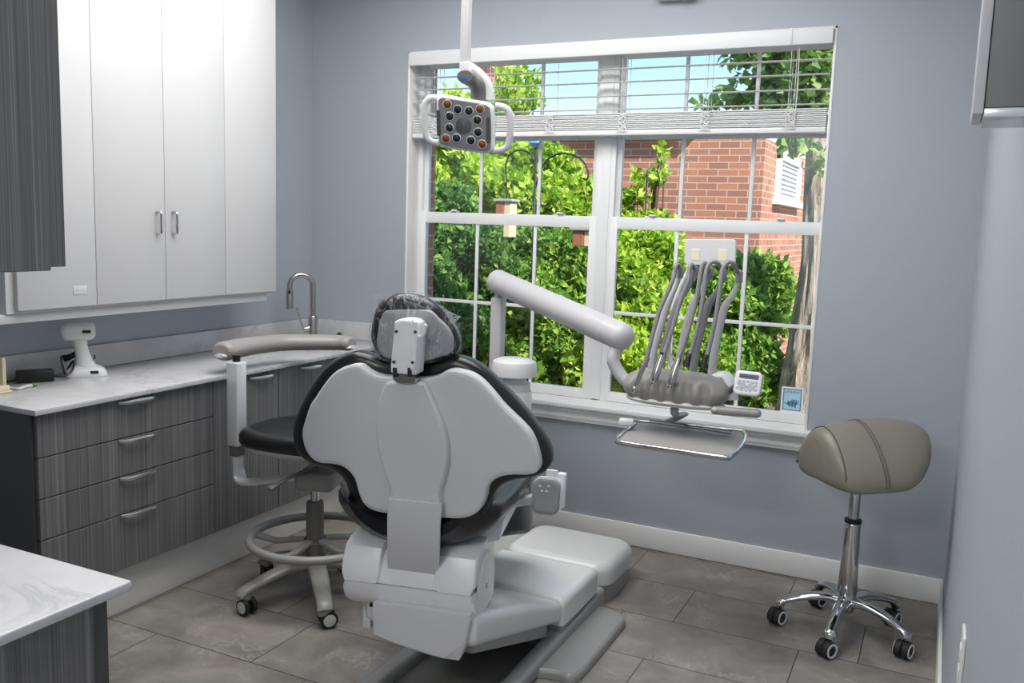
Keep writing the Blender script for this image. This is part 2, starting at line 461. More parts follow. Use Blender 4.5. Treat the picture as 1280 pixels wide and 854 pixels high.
# window lining, stool and apron
b = B()
b.box((WX0, YB - .003, WZ0), (WX0 + .012, YB + .11, WZ1), .002)
b.box((WX1 - .012, YB - .003, WZ0), (WX1, YB + .11, WZ1), .002)
b.box((WX0, YB - .003, WZ1 - .012), (WX1, YB + .11, WZ1), .002)
struct('trim_1', b, 'white_paint')
b = B()
b.box((WX0 - .03, YB - .055, .668), (WX1 + .03, YB + .11, .695), .006, 3)
struct('trim_2', b, 'white_paint')
b = B()
b.box((WX0 - .012, YB - .022, .597), (WX1 + .012, YB - .0005, .667), .004)
b.box((WX0 - .012, YB - .034, .645), (WX1 + .012, YB - .0005, .6675), .006, 3)
b.box((WX0 - .012, YB - .027, .612), (WX1 + .012, YB - .0005, .63), .004, 2)
struct('trim_3', b, 'white_paint')
# windows: two double-hung units side by side
YG = 4.30
def window_unit(n, x0, x1, mx, fr_r=.028, in_r=.016, st_r=.036):
    fr = B()
    for lo, hi in (((x0, 4.285, .695), (x0 + .028, 4.36, 2.455)), ((x1 - fr_r, 4.285, .695), (x1, 4.36, 2.455)), ((x0 + .027, 4.286, 2.42), (x1 - fr_r + .001, 4.359, 2.454)), ((x0 + .027, 4.286, .6955), (x1 - fr_r + .001, 4.359, .712))):
        fr.box(lo, hi, .003, 2)
    w = struct('window_%d' % n, fr, 'white_vinyl')
    for nm, z0, z1, yy in (('upper_sash', 1.585, 2.43, 4.325), ('lower_sash', .706, 1.632, 4.297)):
        s = B(); a0, a1 = x0 + .016, x1 - in_r; st = .036; y0, y1 = yy - .013, yy + .013
        bt = .04 if nm == 'lower_sash' else .034
        s.box((a0, y0, z0), (a0 + st, y1, z1), .003).box((a1 - st_r, y0, z0), (a1, y1, z1), .003)
        s.box((a0 + st - .001, y0 + .001, z0 + .0005), (a1 - st_r + .001, y1 - .001, z0 + bt), .002).box((a0 + st - .001, y0 + .001, z1 - .06 if nm == 'lower_sash' else z1 - .03), (a1 - st_r + .001, y1 - .001, z1 - .0005), .002)
        so = obj(nm, s, 'white_vinyl', w)
        mu = B()
        for m in mx: mu.box((m - .009, yy - .006, z0 + .02), (m + .009, yy + .006, z1 - .02), .002)
        zm = 1.151 if nm == 'lower_sash' else 2.02
        mu.box((a0 + .02, yy - .0055, zm - .009), (a1 - .01, yy + .0055, zm + .009), .002)
        obj('muntin_grid', mu, 'white_vinyl', so)
        gb = B().box((a0 + .02, yy - .002, z0 + .02), (a1 - .008, yy + .002, z1 - .02))
        obj('pane', gb, 'glass', so, smooth=0)
        if nm == 'lower_sash':
            for fx in (.2, .8):
                xx = a0 + (a1 - a0) * fx
                lk = B().box((xx - .03, yy - .012, z1), (xx + .03, yy + .01, z1 + .007), .002).cyl((xx, yy, z1 + .006), (xx, yy, z1 + .016), .009, seg=12).box((xx - .006, yy - .025, z1 + .007), (xx + .03, yy - .012, z1 + .014), .002)
                obj('sash_lock', lk, 'white_vinyl', so)
    return w
window_unit(1, -2.66, -1.592, (-2.287, -1.945))
window_unit(2, -1.545, -.507, (-1.19, -.855), .010, .004, .016)
struct('trim_4', B().box((-1.594, 4.28, .70), (-1.543, 4.365, 2.455), .004), 'white_vinyl')

# blind
bl = thing('window_blind', 'white horizontal slatted blind, half raised across the top of the window', 'blind', (-1.587, 4.215, 2.46))
bx0, bx1 = WX0 + .016, WX1 - .016
obj('headrail', B().box((bx0, 4.17, 2.425), (bx1, 4.255, 2.462), .004).box((bx0 - .002, 4.158, 2.392), (bx1 + .002, 4.171, 2.4595), .004, 3), 'white_vinyl', bl)
b = B()
for z in (2.335, 2.273, 2.208, 2.145):
    b.box((bx0 + .006, 4.195, z), (bx1 - .006, 4.247, z + .003), .001, 1, Matrix.Translation((0, 4.22, z)) @ Matrix.Rotation(math.radians(3), 4, 'X') @ Matrix.Translation((0, -4.22, -z)))
obj('slats', b, 'slat_vinyl', bl)
b = B()
for k in range(9): b.box((bx0 + .006, 4.195 + .002 * (k % 2), 2.05 + k * .0088), (bx1 - .006, 4.247 + .002 * (k % 2), 2.0555 + k * .0088), .001, 1)
obj('slat_stack', b, 'white_vinyl', bl)
obj('bottom_rail', B().box((bx0 + .006, 4.192, 2.02), (bx1 - .006, 4.25, 2.046), .005, 3), 'white_vinyl', bl)
for cx in (-2.50, -2.17, -1.84, -1.46, -1.06, -.68):
    b = B()
    for y in (4.193, 4.249):
        b.tube([(cx - .012, y, 2.4), (cx - .012, y, 2.13)], .0014, 5).tube([(cx + .012, y, 2.4), (cx + .012, y, 2.13)], .0014, 5)
    pts = []
    for k in range(60):
        a = k * 1.13
        pts.append((cx + .022 * math.sin(a) + .008 * math.sin(2.7 * a), 4.188 - .004 * abs(math.cos(a * 1.7)), 2.035 + .09 * (.5 + .5 * math.sin(a * .61 + .5))))
    b.tube(pts, .0013, 5)
    obj('ladder_cord', b, 'cord_white', bl, smooth=0)
obj('valance_clip', B().box((-.70, 4.154, 2.40), (-.688, 4.16, 2.464), .001), 'white_plastic', bl)
obj('lift_cord', B().tube([(-.66, 4.186, 2.39), (-.655, 4.186, 2.2), (-.66, 4.187, 2.05)], .002, 6), 'cord_white', bl)

# wall box above the window (its lower edge shows at the top of the picture)
wb = thing('wall_sensor', 'small white box on the blue wall above the window, cut off by the top edge', 'sensor', (-1.35, YB, 2.73))
p = atY(823, 3, YB); q = atY(851, 3, YB); r_ = atY(872, 4, YB)
obj('housing', B().box((p.x, YB - .06, p.z), (q.x, YB, p.z + .12), .006, 3), 'white_plastic', wb)
obj('cover', B().box((q.x + .002, YB - .075, p.z - .004), (r_.x, YB, p.z + .12), .012, 4), 'cream', wb)

# outlet on the right wall
p = atX(1204, 830, XR)
ol = thing('wall_outlet', 'white outlet plate low on the right wall near the photo corner', 'outlet', (XR, p.y, p.z))
obj('plate', B().box((XR - .007, p.y - .045, p.z - .075), (XR, p.y + .045, p.z + .075), .003, 2), 'white_plastic', ol)
for dz in (-.024, .024):
    obj('socket', B().box((XR - .0095, p.y - .02, p.z + dz - .016), (XR - .007, p.y + .02, p.z + dz + .016), .001), 'cream', ol)

# shallow wall box at the top right
wc = thing('wall_dispenser', 'flat grey box with a pale front edge, high on the right wall', 'dispenser', (XR, 1.77, 1.79))
obj('body', B().box((.034, 1.70, 1.795), (XR, 1.86, 2.55), .003), 'grey_panel', wc)
obj('front_panel', B().box((.0165, 1.695, 1.785), (.033, 1.865, 2.56), .003), 'white_lacquer', wc)
obj('bottom_trim', B().box((.0335, 1.698, 1.779), (XR, 1.862, 1.7945), .002), 'pale_metal', wc)

# ------------------------------------------------------------------ left run of cabinets
ZB, ZT = .88, .90
FX = -2.765
YS, Y1, Y2 = 2.01, 2.837, 3.256
Y3 = 3.70
def bow_handle(parent, p, along, out, L=.15, mat='satin_nickel'):
    """bow pull: p centre on the face, along unit vector, out unit vector"""
    p, along, out = V(p), V(along), V(out); pts = []; rs = []
    for k in range(17):
        t = k / 16 * 2 - 1
        pts.append(p + along * (L / 2 * t) + out * (.030 * (1 - t ** 4) + .002)); rs.append(.0055 + .0035 * (1 - t * t))
    return obj('handle', B().tube(pts, rs, 10, up=(0, 0, 1), flat=(1.1, .7)), mat, parent)
def front(name, parent, y0, y1, z0, z1):
    return obj(name, B().box((FX - .019, y0 + .002, z0 + .0022), (FX, y1 - .002, z1 - .0022), .0012, 1), 'dark_laminate', parent)
GRP = 'dark grey base cabinets under the long white counter'
dc = thing('drawer_cabinet', 'dark woodgrain base unit with four drawers at the near end of the counter', 'cabinet', (XL + .27, (YS + Y1) / 2, .2), group=GRP)
obj('body', B().box((XL + .004, YS + .012, .2), (FX - .021, Y1 - .001, ZB - .0005), .001, 1), 'dark_edge', dc)
obj('end_panel', B().box((XL + .004, YS - .008, .2), (FX - .019, YS + .0115, ZB - .0005), .001, 1), 'dark_edge', dc)
for z0, z1, hz in ((.722, .876, .862), (.574, .722, .713), (.425, .574, .566), (.203, .425, .420)):
    d = front('drawer', dc, YS, Y1, z0, z1)
    bow_handle(d, (FX, 2.435, hz), (0, 1, 0), (1, 0, 0), .17)
for (a, c, lab, hy) in ((Y1, Y2, 'dark woodgrain base cabinet right of the drawers, behind the armrest stool', Y2 - .12), (Y2, Y3, 'dark woodgrain base cabinet second right of the drawers, handle beside the chair back', Y2 + .235), (Y3, YB - .005, 'dark woodgrain corner cabinet under the tap, hidden behind the chair back', Y3 + .25)):
    bc = thing('base_cabinet', lab, 'cabinet', (XL + .27, (a + c) / 2, .2), group=GRP)
    obj('body', B().box((XL + .004, a + .001, .2), (FX - .021, c - .001, ZB - .0005), .001, 1), 'dark_edge', bc)
    d = front('door', bc, a, c, .203, .876)
    bow_handle(d, (FX, hy, .855), (0, 1, 0), (1, 0, 0), .15)
struct('baseboard_left', B().box((XL + .01, YS + .004, .001), (-2.832, YB - .02, .199), .001), 'kick_grey')
ct = tag(obj('countertop', B().box((XL + .001, YS - .025, ZB), (-2.735, YB - .001, ZT), .003, 2), 'quartz', at=(XL + .28, 3.1, ZB)), 'long white quartz countertop running along the left wall', 'countertop')
bs = B().box((XL + .001, YS - .025, ZT + .0005), (XL + .018, YB - .001, ZT + .1), .002).box((XL + .019, YB - .018, ZT + .0005), (-2.737, YB - .001, ZT + .1), .002)
tag(obj('backsplash', bs, 'quartz', at=(XL, 3.1, ZT)), 'low white quartz upstand behind the long counter', 'backsplash')

# white wall cabinets
WF = -2.975
def wcab(y0, y1, lab, doors, end=False):
    t = thing('wall_cabinet', lab, 'cabinet', (XL + .16, (y0 + y1) / 2, 1.2), group='white wall cabinets')
    obj('body', B().box((XL + .001, y0 + .001, 1.20), (WF - .022, y1 - .001, 2.6), .001, 1), 'white_lacquer', t)
    for a, c, hy in doors:
        d = obj('door', B().box((WF - .019, a + .0015, 1.213), (WF, c - .0015, 2.598), .0015, 2), 'white_lacquer', t)
        if hy is not None:
            hb = B().tube(catmull([(WF - .003, hy, 1.492), (WF + .016, hy, 1.492), (WF + .025, hy, 1.499), (WF + .026, hy, 1.51), (WF + .026, hy, 1.565), (WF + .025, hy, 1.576), (WF + .016, hy, 1.583), (WF - .003, hy, 1.583)], 3, False), .0055, 10)
            obj('handle', hb, 'chrome', d)
    return t
ya, yb, yc, yd, ye = 2.108, atX(121.5, 372, WF).y, atX(208, 360, WF).y, atX(282.5, 366, WF).y, 3.487
w1 = wcab(ya - .03, yb, 'white slab wall cabinet at the near end, beside the dark overhead unit', [(ya, yb, None)])
w2 = wcab(yb, yd, 'white double-door wall cabinet with two small chrome handles', [(yb, yc, yc - .045), (yc, yd, yc + .04)])
wcab(yd, ye, 'white slab wall cabinet at the far end, nearest the window wall', [(yd, ye, None)])
p = atX(100, 363, WF)
pl = obj('cover_plate', B().box((WF - .001, p.y - .03, p.z - .017), (WF + .0015, p.y + .03, p.z + .017), .0006), 'white_lacquer', w1)
for dy in (-.012, .012): obj('screw', B().cyl((WF + .001, p.y + dy, p.z), (WF + .0025, p.y + dy, p.z), .0026, seg=10), 'button_grey', pl)
struct('trim_5', B().box((XL + .001, 2.055, 1.165), (WF - .028, 3.45, 1.1995), .003), 'white_lacquer')

# ------------------------------------------------------------------ near counter and overhead unit (left foreground)
struct('wall_near', B().box((-2.07, YF, 0), (-1.93, 1.10, ZC)), 'wall_blue')
nc = thing('near_cabinet', 'dark woodgrain base unit under the near white counter, bottom left corner', 'cabinet', (-1.63, .6, 0))
obj('body', B().box((-1.925, -.6, .1), (-1.357, 1.105, .8795), .001, 1), 'dark_edge', nc)
obj('plinth', B().box((-1.925, -.6, .001), (-1.42, 1.09, .0995), .001, 1), 'base_grey', nc)
obj('door', B().box((-1.356, .30, .105), (-1.337, 1.072, .876), .0015, 1), 'dark_laminate', nc)
obj('door', B().box((-1.356, -.595, .105), (-1.337, .297, .876), .0015, 1), 'dark_laminate', nc)
obj('filler_strip', B().box((-1.356, 1.075, .0), (-1.345, 1.108, .8795), .001, 1), 'dark_edge', nc)
tag(obj('near_countertop', B().box((-1.928, -.62, .88), (-1.312, 1.137, .90), .004, 3), 'quartz', at=(-1.6, .6, .88)), 'white veined quartz counter corner in the left foreground', 'countertop')
UX = -1.50
e0 = atX(81, 334, UX); e1 = atX(64.6, 336.5, UX)
ou = thing('overhead_cabinet', 'dark woodgrain overhead cabinet cut by the top left corner', 'cabinet', (-1.75, .6, e0.z))
obj('body', B().box((-1.9298, -.4, e0.z + .001), (UX - .022, e0.y - .002, 2.5), .001, 1), 'dark_edge', ou)
obj('door', B().box((UX - .020, .42, e0.z - .006), (UX, e1.y, 2.5), .002, 1), 'dark_laminate', ou)
obj('door', B().box((UX - .020, -.39, e0.z - .006), (UX, .417, 2.5), .002, 1), 'dark_laminate', ou)
obj('filler_strip', B().box((UX - .021, e1.y + .004, e0.z), (UX - .012, e0.y + .012, 2.5), .001, 1), 'dark_laminate', ou)

# ------------------------------------------------------------------ things on the long counter
def frame(p, zrot): return Matrix.Translation(p) @ Matrix.Rotation(zrot, 4, 'Z')
p = atZ(107, 470, ZT); SCL = .80
sc = thing('scanner_cradle', 'white handheld scanner standing upright on its charging base on the counter', 'scanner', p)
f = frame(p, math.radians(54))
f = f @ Matrix.Scale(SCL, 4)
fw = lambda a, c, z: f @ V((a, c, z))
b = B(); out = catmull([(-.085, -.055), (.0, -.062), (.09, -.05), (.102, 0), (.09, .05), (0, .062), (-.085, .055), (-.1, 0)], 5)
b.loft([[fw(x * s, y * s, z) for x, y in out] for s, z in ((.95, 0), (1, .006), (.98, .02), (.9, .036), (.7, .05), (.45, .06))])
obj('charging_base', b, 'white_plastic', sc)
b = B()
b.loft([[fw(ox + a * 2 * r, c * 2 * r * .8, z) for a, c in [(.5 * math.cos(k * PI / 10), .5 * math.sin(k * PI / 10)) for k in range(20)]] for z, r, ox in ((.05, .055, .0), (.08, .043, -.004), (.12, .035, -.012), (.16, .033, -.02), (.205, .037, -.026))])
obj('grip', b, 'white_plastic', sc)
b = B().box((-.112, -.05, .188), (.052, .05, .282), .034, 5, f)
hd = obj('scan_head', b, 'white_plastic', sc)
# small black badges with pale bars of lettering
for zc, xo, nrm in ((.242, .02, 'scan_head'),):
    obj('badge', B().box((-.012, -.0515, .228), (.028, -.0495, .244), .0008, 1, f), 'black_plastic', hd)
obj('badge', B().box((.02, -.063, .02), (.058, -.057, .034), .0008, 1, f), 'black_plastic', sc)
obj('trigger', B().tube([fw(.038, -.02, .088), fw(.045, -.022, .10), fw(.042, -.022, .112)], .003, 8), 'black_plastic', sc)
p2 = atZ(44, 477, ZT)
br = thing('power_adapter', 'black power brick lying on the counter beside the scanner', 'power adapter', p2)
f2 = frame(p2, math.radians(58))
obj('brick', B().box((-.066, -.032, .001), (.066, .032, .046), .005, 3, f2), 'black_plastic', br)
a = f2 @ V((.06, 0, .017)); c = p + V((-.06, -.02, .05))
obj('cable', B().tube(catmull([a, a + V((.03, .03, .0)), a + V((.03, .07, .02)), a + V((.0, .1, .05)), a + V((-.02, .09, .02)), a + V((.0, .06, .0)), (a + c) / 2 + V((0, 0, .04)), c + V((-.02, -.02, .03)), c + V((.02, .01, .03))], 6, False), .0042, 8), 'black_plastic', br)
obj('plug', B().tube([c + V((-.015, -.02, .015)), c + V((.02, .012, .04))], .012, 10), 'black_plastic', br)
a2 = f2 @ V((-.06, 0, .012))
obj('mains_lead', B().tube(catmull([a2, a2 + V((-.03, -.05, -.008)), a2 + V((-.06, -.09, -.009)), a2 + V((-.09, -.11, -.009))], 5, False), .0035, 8), 'black_plastic', br)
p3 = atZ(24, 488, ZT)
ch = thing('charging_lead', 'small white lead with a green tip, in front of the black power brick', 'cable', p3)
gp = atZ(42, 483.5, ZT)
obj('lead', B().tube(catmull([atZ(13, 487, ZT) + V((0, 0, .006)), p3 + V((0, 0, .006)), atZ(30, 486, ZT) + V((0, 0, .007)), gp + V((0, 0, .006))], 5, False), .006, 8), 'white_plastic', ch)
obj('green_tip', B().ell(gp + V((0, 0, .008)), .016, .009, .008), 'green_plastic', ch)
p4 = atZ(2, 492, ZT)
bh = thing('beige_holder', 'cream plastic holder at the extreme left of the long counter', 'holder', p4)
q = atZ(9, 488, ZT); q2 = atZ(13, 491.5, ZT)
obj('back_plate', B().box((q.x - .12, q.y - .016, ZT + .010), (q.x, q.y, ZT + .125), .004, 3), 'beige_plastic', bh)
obj('tray_base', B().box((q2.x - .14, q2.y - .10, ZT + .0005), (q2.x, q2.y + .01, ZT + .011), .004, 3), 'beige_plastic', bh)
obj('side_lip', B().box((q2.x - .012, q2.y - .10, ZT + .009), (q2.x, q2.y, ZT + .03), .003, 2), 'beige_plastic', bh)
obj('rod', B().tube([(q.x - .1, q.y - .05, ZT + .03), (q2.x - .004, q.y - .05, ZT + .026)], .005, 8), 'beige_plastic', bh)

# faucet
p = atZ(391, 429, ZT); p.x = max(p.x, XL + .09)
fc = thing('faucet', 'brushed steel gooseneck kitchen faucet at the corner of the counter', 'faucet', p)
topz = 1.285
ax = V((p.x, p.y, 0))
obj('valve_body', B().lathe([(.034, 0), (.034, .008), (.026, .012), (.025, .14), (.021, .15), (.0001, .152)], p), 'brushed_metal', fc)
dirn = V((-.38, -.42, 0)).normalized()
arcR = .062
arc = [p + V((0, 0, z)) for z in (.13, .2, .26, .31)]
for k in range(1, 13):
    a = PI * k / 12
    arc.append(p + V((0, 0, .31)) + dirn * (arcR * (1 - math.cos(a))) + V((0, 0, arcR * math.sin(a))))
endp = arc[-1]
arc.append(endp + V((0, 0, -.02)))
obj('spout', B().tube(arc, .0155, 14), 'brushed_metal', fc)
obj('spray_head', B().lathe([(.0165, 0), (.019, -.01), (.02, -.10), (.017, -.104), (.0001, -.105)], endp + V((0, 0, -.02)), seg=20), 'brushed_metal', fc)
obj('spray_button', B().ell(endp + V((.012, -.016, -.03)), .006, .006, .012), 'black_plastic', fc)
hp = p + dirn * .05 + V((0, 0, .075))
obj('handle_hub', B().cyl(p + V((0, 0, .085)), hp, .017, seg=16, rim=.003), 'brushed_metal', fc)
obj('lever', B().tube([hp + V((0, 0, .0)), hp + dirn * .02 + V((0, 0, .06)), hp + dirn * .038 + V((0, 0, .12))], [.007, .005, .006], 10), 'brushed_metal', fc)
p5 = p + V((.10, .06, 0))
tag(obj('drain_cord', B().tube(catmull([p5, p5 + V((.02, .0, .05)), p5 + V((.05, -.01, .055)), p5 + V((.075, -.02, .003))], 6, False), .006, 8), 'black_plastic', at=p5), 'short black looped cord on the counter right of the faucet', 'cord')

# ------------------------------------------------------------------ dental chair
CC = V((-1.406, 2.25, 0)); TA = math.radians(12)
CF = V((-math.sin(TA), math.cos(TA), 0)); CR = V((math.cos(TA), math.sin(TA), 0)); SL = .117; UZ = V((0, 0, 1))
def cw(s, d, z): return CC + CR * s + CF * d + UZ * z                      # upright chair frame
def bw(s, z, d): return CC + CR * s + CF * (d - SL * (z - .7)) + UZ * z     # reclined back frame
def bpx(u, v, d=0):
    P = onplane(u, v, CC + CF * d + UZ * .7, (CF + UZ * SL)) - CC
    return (P.dot(CR), P.z)
dch = thing('dental_chair', 'grey and black dental chair seen from behind, film over its headrest', 'dental chair', (-1.406, 2.85, 0))
SHELL = [(490.6, 470.5), (476.5, 469.3), (464.8, 465.3), (456.6, 460), (450.8, 456), (441.4, 455.5), (427.3, 460), (415.6, 468), (405, 481), (395.7, 495), (388.7, 505.6), (383, 522), (378.6, 538), (379.3, 550), (383.2, 563), (391, 573.5), (401.5, 578.7), (415.6, 579.8), (427.3, 582.5), (436.7, 588.8), (443.7, 598), (447, 608.7), (450, 619), (455, 629), (465, 637), (485, 642), (517, 645), (549, 647), (575, 648), (590, 644.5), (601, 636), (607, 622), (609.8, 610), (616, 601.5), (627.6, 595.5), (643, 593.5), (658.5, 593.7), (668.8, 591.5), (674.7, 585), (674.6, 574), (670.5, 558.5), (663.6, 543), (653, 530), (640.4, 517.5), (627.6, 504.7), (614.7, 489.3), (601.8, 475.8), (589, 467), (576, 462.7), (565.8, 461.3), (558, 463), (550.3, 467.6), (540, 471), (526, 472), (508, 471.6)]
CUSH = [(500, 449), (481, 449), (464.6, 443), (450, 439.2), (441, 439.6), (429.7, 443.5), (416.8, 450.8), (404, 462.5), (393.3, 478), (382.8, 496), (374.6, 512.6), (369.8, 527), (368.6, 541), (370.4, 555), (376, 567), (387, 576.5), (400.4, 582), (415, 586), (426, 592), (434, 602), (438.5, 615), (443, 628), (453, 641), (467, 649), (485, 652), (517, 654), (550, 655), (578, 655), (594, 651), (607, 642), (614, 630), (619, 618), (626, 608), (636, 602), (648, 598.5), (666, 596), (679, 591), (687, 583), (690, 573), (688, 560), (680.6, 545), (666.5, 525), (650.7, 505), (635, 488.5), (620, 473.5), (607, 461.5), (594, 452.5), (582, 447), (571, 444.5), (559, 446), (546, 450), (532, 452.5), (516, 451)]
def trace(px, d, n=4): return catmull([bpx(u, v, d) for u, v in px], n)
obj('back_shell', B().pillow(trace(SHELL, -.03), [(.016, -.040), (.007, -.0385), (.0015, -.034), (0, -.027), (0, .004)], bw), 'chair_grey', dch, 28)
obj('back_cushion', B().pillow(trace(CUSH, .03), [(.03, -.002), (.012, .003), (.003, .014), (0, .03), (0, .055), (.004, .075), (.014, .09), (.03, .1)], bw), 'black_vinyl', dch, 40)
SPINE = [(487, 476.5), (481.5, 481), (477, 491), (473.2, 504), (471, 522), (470.7, 541), (473, 562), (479.5, 586), (486.5, 606), (489, 618), (489, 632), (519, 633), (550, 634), (551, 617), (555, 601), (560, 580), (560.8, 562), (558.5, 545), (553, 527), (546, 510), (539, 494), (534, 482), (529, 477.5), (508, 476)]
obj('spine_cover', B().pillow(trace(SPINE, -.055, 3), [(.0095, -.0665), (.0045, -.0645), (.001, -.059), (0, -.05), (0, -.03)], bw), 'chair_grey', dch, 28)
def band_c(v, d):
    return V(bw(*[(bpx(519 if v < 640 else 517.5 - (v - 640) * .014, v, d))[k] for k in (0, 1)], d))
pts = [band_c(626, -.062), band_c(634, -.063), band_c(650, -.063), band_c(670, -.058), band_c(690, -.046), band_c(704, -.03), band_c(713, -.012), cw(0, .05, .47)]
obj('back_band', B().bar(pts, .166, .016, bev=.005, xdir=CR), 'chair_grey', dch, 50)
# headrest
HEAD = [(464.6, 422), (465, 411), (466.8, 399), (470.5, 386.5), (479, 375.5), (491, 369), (504, 366.6), (517, 367.6), (532, 372), (545, 380.5), (555, 391), (563.5, 402.5), (570.5, 414), (574, 425), (573.4, 435), (569, 444), (556, 449), (540, 453), (523, 456), (505, 456), (487, 452), (476, 446), (468.7, 436)]
HDS = .02
obj('headrest_cushion', B().pillow(trace(HEAD, .02), [(.04, -.012), (.022, -.01), (.008, .0), (.001, .014), (0, .03), (.004, .055), (.014, .075), (.03, .088)], bw), 'black_vinyl', dch, 40)
HPL = [(472.8, 412), (475, 401), (481, 389.5), (492, 387.5), (510, 387), (527, 387), (539, 389), (548, 397.5), (558, 407), (565.4, 419), (566.5, 430), (563.8, 441), (547, 447.5), (530, 452), (508, 452), (489, 449), (476, 442.5), (471, 428.7)]
obj('headrest_plate', B().pillow(trace(HPL, -.015), [(.01, -.022), (.003, -.02), (0, -.014), (0, -.008)], bw), 'chair_grey_dark', dch, 30)
FILM = [(u + (u - 519) * .018, v + (v - 412) * .03) for u, v in HEAD]
b = B().pillow(trace(FILM, .02), [(.055, -.036), (.028, -.03), (.006, -.012), (0, .02), (0, .06), (.03, .098)], bw)
def fp(u, v, d): s, z = bpx(u, v, d); return bw(s, z, d)
flaps = []
for tri in (((468.5, 364), (472, 378), (466, 388), (473.5, 390), (480, 376)), ((576, 396.5), (566, 405), (571, 411), (560, 400), (548, 383))):
    q = [fp(u, v, .0 + .008 * k) for k, (u, v) in enumerate(tri)]
    q2 = [x + CF * .003 for x in q]
    flaps.append((q, q2))
obj('clear_cover', b, 'clear_film', dch, 60)
for q, q2 in flaps: obj('cover_corner', B().loft([q, q2]), 'film_corner', dch, 60)
b = B()
def rect_px(px, d): return catmull([bpx(u, v, d) for u, v in px], 3)
BRK = [(494, 405), (495.5, 401.5), (500.7, 399), (510, 398.6), (518.7, 400.3), (523.5, 404), (524.6, 410), (524, 425), (523, 445), (521.5, 462), (519.5, 468.5), (505, 468), (491.5, 466), (489.5, 461), (490.5, 445), (492.5, 425)]
b.pillow(rect_px(BRK, -.075), [(.008, -.088), (.003, -.086), (0, -.080), (0, -.02)], bw)
hb = obj('headrest_bracket', b, 'yoke_white', dch, 30)
obj('cover_ridge', B().pillow(rect_px([(514, 401), (519, 402), (522, 405), (522, 425), (520.5, 445), (518.5, 462), (513, 462), (514, 440)], -.088), [(.004, -.092), (.001, -.091), (0, -.087), (0, -.08)], bw), 'yoke_white', hb)
for u, v in ((495.5, 414.5), (519.5, 415), (492.5, 452.5), (516, 453)):
    s, z = bpx(u, v, -.09); obj('screw', B().cyl(bw(s, z, -.0945), bw(s, z, -.08), .0042, seg=12), 'black_plastic', hb)
for u in (493.5, 512): 
    s, z = bpx(u, 465, -.09); obj('latch', B().box((-.006, -.004, -.014), (.006, .012, .012), .001, 1, Matrix.Translation(bw(s, z, -.088)) @ Matrix.Rotation(TA, 4, 'Z')), 'black_plastic', hb)
obj('hinge_block', B().pillow(rect_px([(494, 468), (519, 470), (518, 479), (496, 477.5)], -.07), [(.002, -.08), (0, -.076), (0, -.03)], bw), 'brushed_metal', dch)
obj('release_lever', B().tube(catmull([fp(521, 420, -.075), fp(526, 421, -.08), fp(529.5, 417.5, -.083), fp(531.5, 408, -.085), fp(532.8, 406, -.085)], 4, False), [.005] * 12 + [.0055] * 5, 8), 'yoke_white', dch)
# seat: scooped black cushion, its white underside and the leg rest
def seat_rings():
    rings = []
    for k in range(25):
        t = k / 24; d = -.035 + .66 * t
        w = .268 - .04 * max(0, t - .55) - .085 * (1 - min(1, t / .2)) ** 2
        e = math.sqrt(max(0, 1 - max(0, (t - .9) / .1) ** 2)) if t > .9 else 1
        lift = .075 * math.exp(-((t - .03) / .22) ** 2)
        zc = .625 + .02 * t; th = .058 * (.35 + .65 * min(1, t / .1)) * (.4 + .6 * e)
        ring = []
        for j in range(40):
            a = 2 * PI * j / 40; ca, sa = math.cos(a), math.sin(a)
            x = w * math.copysign(abs(ca) ** .5, ca); zz = th * math.copysign(abs(sa) ** .7, sa)
            u = abs(x) / w
            ring.append(cw(x, d, zc + zz + (.075 * u ** 2.5) * (1 - .5 * t) + lift * .25))
        rings.append(ring)
    return rings
obj('seat_cushion', B().loft(seat_rings()), 'black_vinyl', dch, 60)
b = B()
rings = []
for t in np.linspace(0, 1, 12):
    d = .16 + .42 * t; w = .255 - .035 * t
    rings.append([cw(x * w, d, z) for x, z in ((-1, .60 + .05), (-.96, .585), (-.6, .555), (.6, .555), (.96, .585), (1, .60 + .05), (.9, .66), (-.9, .66))])
obj('seat_pan', b.loft(rings), 'yoke_white', dch, 50)
b = B(); rings = []
for t in np.linspace(0, 1, 14):
    d = .63 + .34 * t; z = .64 - .30 * t ** 1.2; w = (.235 - .05 * t) * (1 if t < .9 else math.sqrt(1 - ((t - .9) / .11) ** 2))
    rings.append([cw(w * math.copysign(abs(math.cos(a)) ** .5, math.cos(a)), d + .02 * math.sin(a), z + .04 * math.copysign(abs(math.sin(a)) ** .7, math.sin(a))) for a in [2 * PI * j / 28 for j in range(28)]])
obj('leg_rest', b.loft(rings), 'black_vinyl', dch, 60)
def stitch(pts, r=.0018): return B().tube(pts, r, 6)
# rear yoke
up = catmull([(.26, .575), (.12, .578), (.055, .572), (.025, .556), (.004, .52), (-.008, .485), (-.010, .466), (.10, .466), (.26, .466)], 1)
lowp = [(.26, .462), (.1, .462), (-.010, .462), (-.008, .44), (.002, .412), (.02, .388), (.05, .368), (.09, .36), (.26, .36)]
def yk(a, c, d): return cw(d, a, c)
yo = obj('yoke_cover', B().pillow(up, [(.012, -.212), (.003, -.210), (0, -.202), (0, .202), (.003, .21), (.012, .212)], yk), 'yoke_white', dch, 28)
blk = [(.2, .592), (.1, .594), (.045, .588), (.010, .57), (-.012, .53), (-.020, .49), (-.019, .4665), (.2, .4665)]
for s0, s1 in ((-.216, -.088), (.088, .216)):
    obj('end_block', B().pillow(blk, [(.010, s0), (.002, s0 + .004), (0, s0 + .012), (0, s1 - .012), (.002, s1 - .004), (.010, s1)], yk), 'yoke_white', yo, 28)
obj('yoke_lower_cover', B().pillow(lowp, [(.012, -.216), (.003, -.214), (0, -.206), (0, .206), (.003, .214), (.012, .216)], yk), 'yoke_white', dch, 28)
